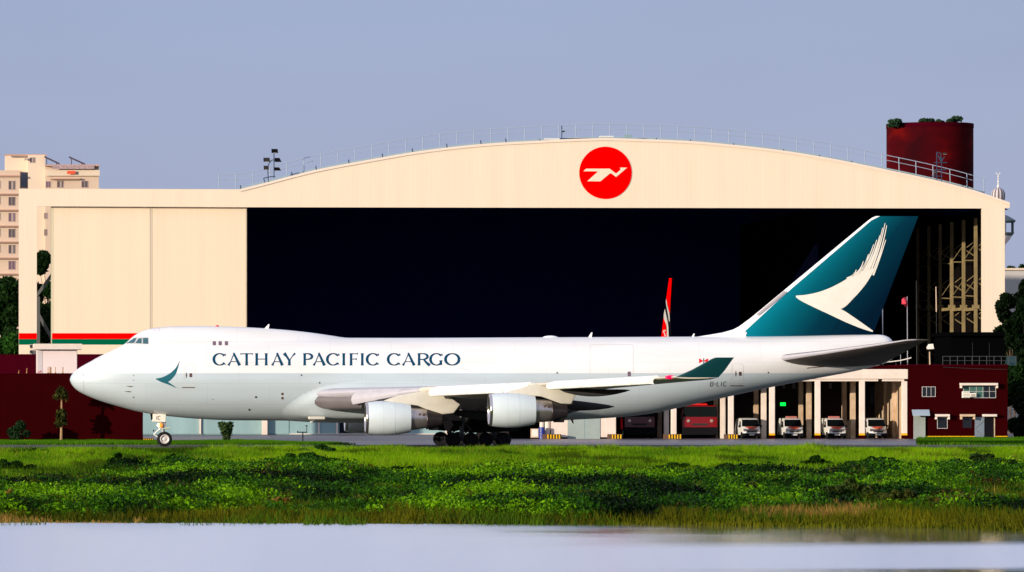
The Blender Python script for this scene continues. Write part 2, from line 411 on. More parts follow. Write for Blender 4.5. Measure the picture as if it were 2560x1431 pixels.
for i, (x, zc, r) in enumerate(SECS):
    P[i, :, 0] = x; P[i, :, 1] = -r*np.sin(TH); P[i, :, 2] = zc + r*np.cos(TH)
mb = MB(); n, m_ = P.shape[:2]
mb.add(P.reshape(-1, 3).tolist(), [(i*m_+j, i*m_+(j+1) % m_, (i+1)*m_+(j+1) % m_, (i+1)*m_+j) for i in range(n-1) for j in range(m_)] + [tuple(range(m_-1, -1, -1)), tuple(range((n-1)*m_, n*m_))])
fus = mb.build("fuselage", m_body, jet, 'all')
SX = np.array([s[0] for s in SECS])
def hwid(x, z):
    """half width of the fuselage at x, z"""
    i = int(np.clip(np.searchsorted(SX, x)-1, 0, len(SX)-2)); t = (x-SX[i])/(SX[i+1]-SX[i])
    zc = SECS[i][1]*(1-t)+SECS[i+1][1]*t; r = SECS[i][2]*(1-t)+SECS[i+1][2]*t
    h = NT//2+1
    yy = r[:h]*np.sin(TH[:h]); zz = zc+r[:h]*np.cos(TH[:h])
    best = 0.02
    for k in range(h-1):
        a, b = zz[k], zz[k+1]
        if (a-z)*(b-z) <= 0 and a != b:
            best = max(best, yy[k] + (z-a)/(b-a)*(yy[k+1]-yy[k]))
    return best
def PS(px, py, off=0.012):
    y = -3.0
    for _ in range(4):
        w = W(px, py, y); y = -hwid(w.x, w.z)
    w = W(px, py, y); return (w.x, y-off, w.z)

# flat paint laid on a surface: ribbons and filled shapes given in photo pixels
def resample(pts, wd, step):
    out, ow = [], []
    for (a, b), (wa, wb) in zip(zip(pts, pts[1:]), zip(wd, wd[1:])):
        d = math.dist(a, b); k = max(1, int(math.ceil(d/step)))
        for i in range(k):
            t = i/k; out.append((a[0]+(b[0]-a[0])*t, a[1]+(b[1]-a[1])*t)); ow.append(wa+(wb-wa)*t)
    out.append(pts[-1]); ow.append(wd[-1]); return out, ow
def ribbon(mb, pts, wd, S, off=0.012, step=4.0, cut=None):
    if not isinstance(wd, (list, tuple)): wd = [wd]*len(pts)
    pts, wd = resample(pts, wd, step)
    vs = []
    for i, p in enumerate(pts):
        a = pts[max(0, i-1)]; b = pts[min(len(pts)-1, i+1)]
        dx, dy = b[0]-a[0], b[1]-a[1]; L = math.hypot(dx, dy) or 1
        nx, ny = -dy/L, dx/L
        if cut and i in (0, len(pts)-1): nx, ny = (1, 0) if cut == 'h' else (nx, ny); nx *= (-1 if dy > 0 else 1)
        for t in (-.5, 0, .5): vs.append(S(p[0]+nx*wd[i]*t, p[1]+ny*wd[i]*t, off))
    fs = []
    for i in range(len(pts)-1):
        for k in (0, 1): fs.append((i*3+k, i*3+k+1, i*3+k+4, i*3+k+3))
    mb.add(vs, fs)
def smooth_curve(pts, n):
    """Catmull-Rom through pts, n samples"""
    p = [pts[0]]+list(pts)+[pts[-1]]; out = []
    seg = len(pts)-1
    for k in range(n):
        u = k/(n-1)*seg; i = min(int(u), seg-1); t = u-i
        a, b, c, d = p[i], p[i+1], p[i+2], p[i+3]
        out.append(tuple(0.5*((2*b[q])+(-a[q]+c[q])*t+(2*a[q]-5*b[q]+4*c[q]-d[q])*t*t+(-a[q]+3*b[q]-3*c[q]+d[q])*t**3) for q in (0, 1)))
    return out
def loft2(mb, A, B, S, off=0.012, n=24, m=8):
    A = smooth_curve(A, n); B = smooth_curve(B, n); vs = []
    for a, b in zip(A, B):
        for j in range(m+1):
            t = j/m; vs.append(S(a[0]+(b[0]-a[0])*t, a[1]+(b[1]-a[1])*t, off))
    mb.add(vs, [(i*(m+1)+j, i*(m+1)+j+1, (i+1)*(m+1)+j+1, (i+1)*(m+1)+j) for i in range(n-1) for j in range(m)])

def arc(cx, cy, rx, ry, a0, a1, n=22): return [(cx+rx*math.cos(R(a0+(a1-a0)*i/n)), cy+ry*math.sin(R(a0+(a1-a0)*i/n))) for i in range(n+1)]
def arcw(a0, a1, thin, thick, n=22): return [thin+(thick-thin)*abs(math.cos(R(a0+(a1-a0)*i/n)))**1.5 for i in range(n+1)]
def glyph(ch, w):
    """strokes of a flared roman capital in a box w wide, 1 high (y up): list of (pts, widths)"""
    th, tn = .205, .090; o = []
    def stem(x): o.append(([(x, 0), (x, .05), (x, .14), (x, .5), (x, .86), (x, .95), (x, 1)], [.31, .22, th, th*.93, th, .22, .31]))
    def hbar(x0, x1, y, f0=False, f1=True, t=.07):
        o.append(([(x0, y), (x0+.08, y), (x1-.10, y), (x1, y)], [.17 if f0 else t, t, t, .18 if f1 else t]))
    if ch in 'CG':
        a0, a1 = 38, 322; o.append((arc(w*.53, .5, w*.53-.07, .47, a0, a1), arcw(a0, a1, tn, th+.02)))
        o.append(([(w*.97, .98), (w*.95, .80)], [.05, .16])); 
        if ch == 'C': o.append(([(w*.90, .16), (w, .05)], [.14, .03]))
        else: o.append(([(w*.88, .03), (w*.88, .30), (w*.88, .42)], [th, th*.9, .28]))
    elif ch == 'O': o.append((arc(w*.5, .5, w*.5-.085, .465, 0, 360, 36), arcw(0, 360, tn, th+.03, 36)))
    elif ch == 'A':
        o.append(([(.10, 0), (w*.24, .30), (w*.5, 1)], [.20, .07, .08])); o.append(([(w-.13, 0), (w*.75, .32), (w*.46, 1.03)], [.25, .205, .15])); hbar(w*.24, w*.72, .31, False, False, .065)
    elif ch == 'T': stem(w/2); o.append(([(0, .93), (.1, .955), (w-.1, .955), (w, .93)], [.16, .075, .075, .16]))
    elif ch == 'H': stem(.15); stem(w-.15); hbar(.2, w-.2, .52, False, False)
    elif ch == 'I': stem(w/2)
    elif ch == 'Y':
        o.append(([(w*.5, 0), (w*.5, .1), (w*.5, .45)], [.30, th, th])); o.append(([(.12, 1), (w*.3, .74), (w*.5, .40)], [.30, .18, .15])); o.append(([(w-.08, 1), (w*.7, .72), (w*.53, .42)], [.18, .07, .07]))
    elif ch == 'F': stem(.15); hbar(.15, w, .955); hbar(.15, w*.88, .52)
    elif ch in 'PR':
        stem(.15); cx = w*.42; o.append(([(.2, .965), (cx, .965)] + arc(cx, .73, w*.50 if ch == 'P' else w*.36, .235, 90, -90, 14) + [(.2, .495)], [tn, tn]+arcw(90, -90, tn, th, 14)+[tn]))
        if ch == 'R': o.append(([(w*.48, .50), (w*.72, .2), (w-.05, 0)], [.12, .20, .24]))
    return o
LET = [('C',532.4,563.9),('A',567.7,603),('T',601,632),('H',637,670),('A',677.4,709.7),('Y',706.5,740),('P',757,782),('A',781,815),('C',816,848),('I',855,863.5),('F',873,894.5),('I',901.4,909.8),('C',915.4,947),('C',968,1000.4),('A',1004,1039.5),('R',1043,1076),('G',1074,1106),('O',1111,1150)]
for word in (LET[:6], LET[6:13], LET[13:]):
    mb = MB(); k = 0
    for ch, x0, x1 in word:
        H = 30.5; w = (x1-x0)/H
        for pts, wd in glyph(ch, w):
            k += 1
            ribbon(mb, [(x0+a*H, 914-b*H) for a, b in pts], [q*H for q in wd], PS, 0.012+0.0012*(k % 5), step=5)
    mb.build("company_lettering", m_teal_txt, fus)

def sans(mb, text, x0, y0, H, adv, t, S, slant=0.0):
    """plain strokes for small registration letters"""
    G = {'B': [[(0,0),(0,1),(.45,1),(.55,.85),(.55,.65),(.42,.53),(0,.53)],[(.42,.53),(.6,.38),(.6,.15),(.45,0),(0,0)]], '-': [[(.05,.5),(.5,.5)]],
         'L': [[(0,1),(0,0),(.5,0)]], 'I': [[(.25,0),(.25,1)]], 'C': [[(.6,.85),(.45,1),(.15,1),(0,.85),(0,.15),(.15,0),(.45,0),(.6,.15)]],
         'S': [[(.55,.88),(.42,1),(.12,1),(0,.85),(0,.65),(.55,.38),(.55,.15),(.42,0),(.12,0),(0,.12)]]}
    for i, ch in enumerate(text):
        for st in G.get(ch, []):
            ribbon(mb, [(x0+i*adv+a*H+b*H*slant, y0-b*H) for a, b in st], t, S, 0.014)
mb = MB(); sans(mb, "B-LIC", 1775.5, 966, 11, 8.2, 1.5, PS, 0.12); mb.build("registration", m_blk, fus)
mb = MB(); sans(mb, "S", 1775, 908.5, 9, 8, 1.4, PS); mb.build("owner_lettering", m_blk, fus)
mb = MB()
ribbon(mb, [(1747.5, 902.5), (1757, 902.5)], [12.5, 2.5], PS); ribbon(mb, [(1760.5, 902.5), (1770.5, 902.5)], [2.5, 12.5], PS)
mb.build("house_flag", m_redp, fus)
mb = MB(); ribbon(mb, [(1759, 896), (1759, 909.5)], 2.0, PS, .016); mb.build("flag_bar", m_blk, fus)

# brush mark by the forward door
mb = MB()
def z1(x, y): return (150+x/3.9745, 770+y/3.9745)
A = [z1(950,703), z1(1015,690), z1(1085,655), z1(1143,604), z1(1172,560), z1(1188,525)]
B = [z1(950,707), z1(985,725), z1(1068,737), z1(1135,680), z1(1165,620), z1(1190,525)]
loft2(mb, A, B, PS, .012, 24, 6)
loft2(mb, [z1(955,707), z1(1010,722), z1(1066,734), z1(1110,762), z1(1157,796)], [z1(955,709), z1(1000,735), z1(1055,755), z1(1105,775), z1(1157,798)], PS, .015, 16, 4)
mb.build("brush_mark", M("teal brush mark paint", (0.0, 0.10, 0.13), .4), fus)

# windows
def quad_decal(mb, pts, off=.014, n=3):
    (a, b, c, d) = pts; vs = []
    for i in range(n+1):
        for j in range(n+1):
            u, v = i/n, j/n
            x = (a[0]*(1-u)+b[0]*u)*(1-v)+(d[0]*(1-u)+c[0]*u)*v; y = (a[1]*(1-u)+b[1]*u)*(1-v)+(d[1]*(1-u)+c[1]*u)*v
            vs.append(PS(x, y, off))
    mb.add(vs, [(i*(n+1)+j, i*(n+1)+j+1, (i+1)*(n+1)+j+1, (i+1)*(n+1)+j) for i in range(n) for j in range(n)])
def mirror(mb):
    m2 = MB(); m2.add([(v[0], -v[1], v[2]) for v in mb.v], [tuple(reversed(f)) for f in mb.f]); return m2
mb = MB(); quad_decal(mb, [(309.5,861.8),(334,843.2),(371.5,843.2),(371.8,861.5)], .008, 8)
mb.build("cockpit_frame", M("window frame grey", (.45,.45,.47), .5), fus); mirror(mb).build("cockpit_frame", bpy.data.materials["window frame grey"], fus)
for q in ([(313.5,859.6),(334.5,845.6),(341.5,845.4),(335.5,857.6)], [(338.5,858.0),(346,847),(353.8,845.6),(353.8,859)], [(357,845.6),(369.8,845.2),(370.2,860),(357.6,859.4)]):
    mb = MB(); quad_decal(mb, q, .03, 4); mb.build("cockpit_window", m_glassd, fus); mirror(mb).build("cockpit_window", m_glassd, fus)
for cx in (535.7, 550.4, 566):
    mb = MB(); ribbon(mb, [(cx, 853.2), (cx, 854.5), (cx, 862.5), (cx, 863.8)], [5, 8.2, 8.2, 5], PS, .014, 2)
    mb.build("upper_deck_window", m_win, fus); mirror(mb).build("upper_deck_window", m_win, fus)
def outline(mb, x0, x1, y0, y1, w, S=PS, off=.013):
    r = 3
    ribbon(mb, [(x0+r,y0),(x1-r,y0),(x1,y0+r),(x1,y1-r),(x1-r,y1),(x0+r,y1),(x0,y1-r),(x0,y0+r),(x0+r,y0)], w, S, off)
m_seam = M("faint door seam", (0.60, 0.58, 0.55), .6)
def door(x0, x1, y0, y1, wx, wy, hx, lx0, lx1, ly):
    mb = MB(); outline(mb, x0, x1, y0, y1, .9); d = mb.build("door", m_seam, fus)
    mb = MB(); ribbon(mb, [(wx, wy-5), (wx, wy-4), (wx, wy+4), (wx, wy+5)], [4.5, 7, 7, 4.5], PS, .016); mb.build("door_window", M("door window glass", (.10,.05,.05), .2), fus)
    mb = MB(); ribbon(mb, [(hx, wy-7), (hx, wy), (hx, wy+7)], [1, 3.6, 1], PS, .016); mb.build("door_handle", m_brown, fus)
    mb = MB(); ribbon(mb, [(lx0, ly), (lx1, ly)], 2.2, PS, .02); mb.build("door_sill", m_brown, fus)
door(460, 487, 912, 962, 477, 938.5, 466, 455, 487, 969.3)
door(1830, 1858, 910, 958, 1850.5, 935, 1839.5, 1825, 1858, 965)
mb = MB(); outline(mb, 1475, 1583, 862, 935, .9); mb.build("cargo_door", m_seam, fus)
mb = MB(); ribbon(mb, [(1573, 929.5), (1573, 941)], 8, PS, .016); mb.build("cargo_door_window", m_win, fus)
mb = MB(); ribbon(mb, [(209.5, 914), (208.6, 930), (208.3, 950), (208.8, 970), (209.5, 985)], .8, PS, .01, 2); mb.build("radome_seam", m_line, fus)
mb = MB(); outline(mb, 384, 400, 821, 828, .8); mb.build("escape_hatch", M("hatch outline", (.45,.4,.55), .6), fus)
for x, y, r in ((640,993.4,4.6),(623.5,1025,4.6),(754,938.5,3.4),(799,957.6,3.4),(334,939.5,2.4),(334,951,2),(334,994,2.8),(532,999,2),(1393,932.5,3.6),(1921,932,3.4)):
    mb = MB(); ribbon(mb, [(x-r/2, y), (x+r/2, y)], r, PS, .016, 2); mb.build("vent_port", m_blk, fus)
for x, y in ((706,985.3),(706,996)):
    mb = MB(); ribbon(mb, [(x-3, y), (x-2,y), (x+2,y), (x+3, y)], [3.5,6,6,3.5], PS, .016, 2); mb.build("vent_port", m_brown, fus)
for x, y in ((323,966.5),(319,979.5)):
    a = Vector(PS(x+1, y+.5, 0)); b = a+Vector((.15, -.16, .02))
    mb = MB(); mb.cyl(a, b, .025); mb.cyl(b, b+Vector((-.42, 0, .02)), .028, .02); mb.build("pitot_probe", m_brown, fus)
mb = MB(); ribbon(mb, [(1150, 921), (1158, 923), (1170, 926)], .8, PS, .012); mb.build("skin_mark", m_line, fus)

# roof aerials
def blade(pl, name, mat, Y=0.0, th=.06):
    mb = MB(); mb.prism([(W(a, b, Y).x, W(a, b, Y).z) for a, b in pl], Y-th, Y+th); return mb.build(name, mat, jet, bevel=.03)
blade([(659,824),(671,811),(674,811),(671.5,825)], "blade_aerial", m_white)
blade([(1470,845),(1478,831.5),(1481.5,831.5),(1479,845)], "blade_aerial", m_white)
blade([(1729,843),(1734,834.2),(1737,834.2),(1735,843)], "blade_aerial", m_white)
mb = MB(); c = W(1376, 845, 0); mb.lathe([(-.0,.75*0+.01)]+[(.78*math.cos(t)*-1+.78, .30*math.sin(t)+.01) for t in np.linspace(.05, math.pi-.05, 14)], (c.x-.78, 0, c.z-.12), 'x', 16, (True, True))
mb.build("satellite_dome", m_white, jet, 'all')
mb = MB(); c = W(543, 816, 0); mb.lathe([(0,.16),(.06,.15),(.11,.09),(.13,.01)], (c.x, 0, c.z-.03), 'z', 16, (True, True)); mb.build("beacon_light", M("red lamp lens", (.7,.03,.03), .2), jet, True)

# lifting surfaces
def foil(name, secs, mat, parent, tdir=(0,1,0), u0=0., u1=1., nu=22, cap=True, smooth=True):
    """secs: list of (LE, TE, thickness m); u0/u1 float or list per section"""
    n = len(secs); U0 = u0 if isinstance(u0, (list, tuple)) else [u0]*n; U1 = u1 if isinstance(u1, (list, tuple)) else [u1]*n
    t = Vector(tdir); rows = []
    for (le, te, th), a, b in zip(secs, U0, U1):
        le = Vector(le); te = Vector(te); top = []; bot = []
        for i in range(nu+1):
            f = i/nu; f = (1-math.cos(f*math.pi))/2 if a < .01 and b > .99 else (f**1.6 if a < .01 else f)
            u = a+(b-a)*f
            h = 5*(.2969*math.sqrt(u)-.126*u-.3516*u*u+.2843*u**3-.1015*u**4)*th + .012*u
            p = le+(te-le)*u
            top.append(p+t*h); bot.append(p-t*h)
        rows.append(top+bot[::-1])
    m = len(rows[0]); mb = MB()
    mb.add([v for r in rows for v in r], [(i*m+j, i*m+(j+1) % m, (i+1)*m+(j+1) % m, (i+1)*m+j) for i in range(n-1) for j in range(m)] + ([tuple(range(m-1, -1, -1)), tuple(range((n-1)*m, n*m))] if cap else []))
    return mb.build(name, mat, parent, smooth)

# fin
FLE = lambda py: 1961 + (725.5-py)*1.205 if py < 790 else 1961 + (725.5-py)*1.205 - 0.0
FTE = lambda py: 2296 - (py-540.5)*0.3848
FTL = lambda py: float(np.interp(py, [545, 548, 734, 838.5, 860], [2186, 2182, 1964, 1850, 1827]))
rows_y = [860, 838, 800, 760, 720, 680, 640, 600, 570, 552, 545, 541]
secs = []; ut = []
for py in rows_y:
    le = W(FLE(py) + (0 if py > 546 else (546-py)*1.2), py, 0); te = W(FTE(py), py, 0); ch = te.x-le.x
    th = ch*.085*(1 if py > 545 else .55)
    secs.append((le, te, th)); ut.append((W(FTL(py), py, 0).x-le.x)/ch if py > 545 else .10)
UR = 0.70
foil("fin_leading_edge", secs, m_white, jet, u0=0., u1=ut, nu=8)
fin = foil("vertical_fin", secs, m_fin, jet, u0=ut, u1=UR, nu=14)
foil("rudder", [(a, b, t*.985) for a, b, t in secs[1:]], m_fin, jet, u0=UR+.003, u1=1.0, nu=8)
def PF(px, py, off=.012):
    y = -.3
    for _ in range(3):
        w = W(px, py, y); pyy = 991-(w.z-4.2)*30
        le = W(FLE(pyy), pyy, 0).x; te = W(FTE(pyy), pyy, 0).x; ch = te-le; u = min(max((w.x-le)/ch, 0), 1)
        y = -(5*(.2969*math.sqrt(u)-.126*u-.3516*u*u+.2843*u**3-.1015*u**4)*ch*.085 + .012*u)
    w = W(px, py, y); return (w.x, y-off-.012, w.z)
def z4(x, y): return (1750+x/3.407, 520+y/3.407)
mb = MB()
TOPC = [z4(*p) for p in ((816,748),(900,741),(1000,720),(1100,685),(1200,635),(1270,592),(1345,552),(1420,532))]
BOTC = [z4(*p) for p in ((816,758),(905,800),(1040,835),(1198,862),(1320,757),(1400,665),(1450,590),(1494,512))]
loft2(mb, TOPC, BOTC, PF, .012, 40, 12)
loft2(mb, [z4(*p) for p in ((816,752),(960,800),(1090,835),(1200,863),(1300,925),(1400,995),(1474,1048))], [z4(*p) for p in ((818,762),(860,792),(950,838),(1100,908),(1250,978),(1380,1030),(1468,1057))], PF, .015, 30, 6)
fl = [((1250,602),(1330,526),4), ((1290,590),(1391,455),5), ((1320,585),(1434,395),5), ((1352,570),(1479,311),5.5), ((1385,556),(1505,272),5.5), ((1410,545),(1531,235),5.5), ((1435,535),(1556,170),6), ((1458,530),(1576,130),6), ((1476,540),(1590,150),6), ((1474,575),(1582,272),7)]
for (a, b, w_) in fl:
    a = z4(*a); b = z4(*b); pts = []
    for i in range(15):
        t = i/14; bow = math.sin(math.pi*t)*(-5.5 if w_ < 5.2 else -3.4 if w_ < 6.5 else -1.0)
        x = a[0]+(b[0]-a[0])*t - bow*0.9; y = a[1]+(b[1]-a[1])*t - bow*0.35
        pts.append((x, y))
    ribbon(mb, pts, [4.6-3.0*(i/14)**1.2 for i in range(15)], PF, .019, 10)
mb.build("tail_brush_mark", m_logo, fin)
# dorsal fillet
mb = MB()
prof = [(1740,842.5),(1775,837),(1805,832),(1832,824.5),(1847,817),(1888,787),(1905,773)]
NV = 8; rows = []
for px, py in prof:
    p = W(px, py, 0); b = W(px, 850, 0).z; r = []
    for j in range(-NV, NV+1):
        t = j/NV; hw = .16+.30*min(1, (px-1735)/60)
        r.append((p.x+.02*abs(t), hw*t*1.0, b+(p.z-b)*(1-abs(t)**2.2)))
    rows.append(r)
grid_mesh("dorsal_fillet", np.array(rows), m_white, jet)
mb = MB(); ribbon(mb, [(1893, 788), (1963, 729)], 6, lambda x, y, o: (lambda w: (w.x, -.36, w.z))(W(x, y, -.3)), 0); mb.build("fin_panel", M("grey panel paint", (.42,.38,.40), .5), jet)

# horizontal stabilisers (port and starboard)
for s in (-1, 1):
    sec = [((21.3, s*1.2, 7.30), (30.6, s*1.2, 6.85), 1.05), ((21.8, s*2.0, 7.36), (30.5, s*2.0, 6.95), .95), ((24.9, s*5.0, 7.80), (31.3, s*5.0, 7.52), .66), ((28.9, s*9.0, 8.42), (32.1, s*9.0, 8.35), .36), ((30.9, s*10.9, 8.76), (32.7, s*10.9, 8.74), .17), ((31.7, s*11.1, 8.80), (32.75, s*11.1, 8.79), .08)]
    foil("stabiliser_leading_edge", sec, m_lav, jet, (0, 0, 1), u0=0, u1=.028, nu=8)
    st = foil("horizontal_stabiliser", sec, m_stab, jet, (0, 0, 1), u0=.0285, u1=.74)
    foil("elevator", sec, m_stab, jet, (0, 0, 1), u0=.745, u1=1.0, nu=6)
mb = MB(); ribbon(mb, [(2018, 922), (2020, 920.5), (2060, 917), (2088, 911), (2100, 906)], [2.5, 2, 2, 2, 1], PS, .02); mb.build("stabiliser_seal", m_brown, fus)
mb = MB(); c = W(2236, 884, 0); mb.cyl((c.x-.3, 0, c.z), (c.x+.12, 0, c.z+.08), .22, .17, 16); mb.build("auxiliary_exhaust", m_core, jet, True)

# wings
def LEX(y): return -16.3 + .9208*(-3.5-y)
SLE = [(-2.0,-17.8,4.30,16.4,2.75,1.9), (-3.5,-16.3,4.40,15.2,2.95,1.75), (-7.5,LEX(-7.5),4.58,12.2,3.45,1.30), (-11.7,LEX(-11.7),4.74,9.5,4.05,.98), (-16,LEX(-16),4.93,7.9,4.45,.78), (-20.8,LEX(-20.8),5.14,6.5,4.87,.60), (-26,LEX(-26),5.40,5.2,5.24,.46), (-30,LEX(-30),5.62,4.3,5.52,.36), (-31.5,LEX(-31.5),5.70,3.3,5.66,.28)]
for s in (1, -1):
    sec = [((x, y*s, z), (x+c, y*s, zt), th*.9) for (y, x, z, c, zt, th) in SLE]
    wing = foil("wing", sec[3:], m_wing, jet, (0, 0, 1), u0=0, u1=.78, nu=18)
    foil("inner_wing", sec[:4], m_lav, wing, (0, 0, 1), u0=0, u1=.78, nu=18)
    foil("wing_flap", sec, m_lav, wing, (0, 0, 1), u0=.783, u1=1.0, nu=8)
    def le_at(y): 
        z = np.interp(-y, [-q[0] for q in SLE], [q[2] for q in SLE]); return LEX(y), float(z)
    # extended leading edge panels, in separate sections
    def slat(name, y0, y1, mat, hgt, fwd, taper=1.0, drop0=0.10):
        n = 6; rows = []
        for i in range(n+1):
            y = y0+(y1-y0)*i/n; x, z = le_at(y); k = 1+(taper-1)*i/n
            row = []
            for j in range(11):
                t = j/10; a = R(-20+120*t)
                row.append((x+.45-(.45+fwd)*k*math.sin(R(18+105*t)), y*s, z+drop0*1.0+.10-hgt*k*(t**1.15)))
            for j in range(10, -1, -1):
                t = j/10; row.append((x+.55-(.40+fwd*.5)*k*math.sin(R(18+105*t)), y*s, z+drop0+.02-hgt*k*(t**1.15)*.93))
            rows.append(row)
        mb = MB(); m = len(rows[0])
        mb.add([v for r in rows for v in r], [(i*m+j, i*m+(j+1) % m, (i+1)*m+(j+1) % m, (i+1)*m+j) for i in range(n) for j in range(m)]+[tuple(range(m-1,-1,-1)), tuple(range(n*m, n*m+m))])
        return mb.build(name, mat, wing, True)
    def row_of(y0, y1, k, *a, **kw):
        for i in range(k):
            g = -.03; slat("slat", y0+(y1-y0)*i/k-g, y0+(y1-y0)*(i+1)/k+g, *a, **kw)
    row_of(-22.3, -29.9, 6, m_slat, .66, .55)
    row_of(-13.1, -20.3, 5, m_slat, .78, .60)
    for (ya, yb, ha, hb) in ((-6.5,-8.4,1.15,.85),(-8.4,-10.2,.85,.55),(-10.2,-12.4,.55,.15)):
        slat("krueger_flap", ya-.02, yb+.02, m_lav, ha, .35, hb/ha, .03)
    # winglet
    w0 = LEX(-31.5)
    sec = [((w0, s*-31.5, 5.70), (w0+3.3, s*-31.5, 5.66), .26), ((w0+1.2, s*-31.75, 6.25), (w0+3.75, s*-31.75, 6.2), .18), ((w0+2.75, s*-32.15, 7.12), (w0+4.35, s*-32.15, 7.12), .10), ((w0+3.0, s*-32.2, 7.2), (w0+4.45, s*-32.2, 7.2), .05)]
    foil("winglet", sec, m_wlet, wing, (0, 1, 0))
    mb = MB(); mb.lathe([(-.38,.01),(-.3,.10),(0,.17),(.3,.12),(.42,.01)], (LEX(-31)+.05, s*-31, 5.68), 'x', 14, (True, True))
    mb.build("navigation_light", M("red light lens" if s > 0 else "green light lens", (.85,.0,.06) if s > 0 else (.0,.6,.2), .2, emit=.6), wing, True)
    # flap track fairings
    for (y, xa, za, xb, zb, r) in ((-22.0,1.5,4.75,7.1,4.68,.34), (-16.0,-.8,4.0,6.6,3.36,.50), (-11.6,-2.5,3.6,4.4,3.05,.42), (-7.4,-6.0,2.9,3.8,2.35,.46)):
        mb = MB(); n = 16; prof = []
        L = xb-xa; rows = []
        for i in range(n+1):
            t = i/n; rr = r*math.sin(math.pi*min(1, t*1.02))**.55*(1-.35*t)+.02
            zc = za+(zb-za)*t**1.3 - .25*math.sin(math.pi*t)
            rows.append([(xa+L*t, y*s+rr*.55*math.cos(a), zc+rr*math.sin(a)) for a in np.linspace(0, 2*math.pi, 17)[:-1]])
        mm = 16
        mb.add([v for rw in rows for v in rw], [(i*mm+j, i*mm+(j+1) % mm, (i+1)*mm+(j+1) % mm, (i+1)*mm+j) for i in range(n) for j in range(mm)]+[tuple(range(mm-1,-1,-1)), tuple(range(n*mm, n*mm+mm))])
        mb.build("flap_track_fairing", m_fair, wing, 'all')
# wing root fairing: a skin that swells out of the lower fuselage
rows = []
sst = lambda t: (lambda q: q*q*(3-2*q))(min(1, max(0, t)))
for px in np.linspace(686, 1520, 70):
    x, zc, r = section(px); zt = 4.2 + (991-np.interp(px, [686,700,726,757,797,850,900,1500,1520], [1026,1012,998,981,965,955,950,960,975]))/30
    row = []
    for a in np.linspace(R(80), R(280), 61):
        rr = np.interp(a, TH, r); z0 = zc+rr*math.cos(a)
        d = .50*sst((zt-z0)/.95)*sst((px-686)/120)*sst((1520-px)/260)*(1-.75*sst((z0*-1+2.9)/.7)) - .02
        rr += d; row.append((x, -rr*math.sin(a), zc+rr*math.cos(a)))
    rows.append(row)
grid_mesh("wing_root_fairing", np.array(rows), m_body, jet, 'all')
# cuff ahead of the wing at its root, darkened for underside shade, with landing lights
for s in (1, -1):
    mb = MB(); rows = []
    for i in range(13):
        t = i/12; x = -16.9+3.9*t; yb = 3.05+3.45*t**1.05
        hh = .50+.30*sst(t*2.5)-.12*t; zc = 3.86-.05*t
        rows.append([(x+.0*math.cos(a), -s*(yb*.55+yb*.45*math.cos(a)**1 if False else (yb-.75)+.75*math.cos(a)), zc+hh*math.sin(a)) for a in np.linspace(0, 2*math.pi, 21)[:-1]])
    grid_mesh("wing_root_cuff", np.array(rows), m_cuff, jet, 'all', True)
    for px, r in ((868,.13),(886,.16)):
        c = W(px, 994.5, -5.9); mb = MB(); mb.lathe([(-.16,.01),(-.13,r*.7),(0,r),(.1,r)], (c.x, s*-(5.2 if px < 880 else 6.35), c.z-.02), 'x', 16, (True, True)); mb.build("landing_light", M("unlit lamp lens", (.10,.11,.13), .15), jet, 'all')

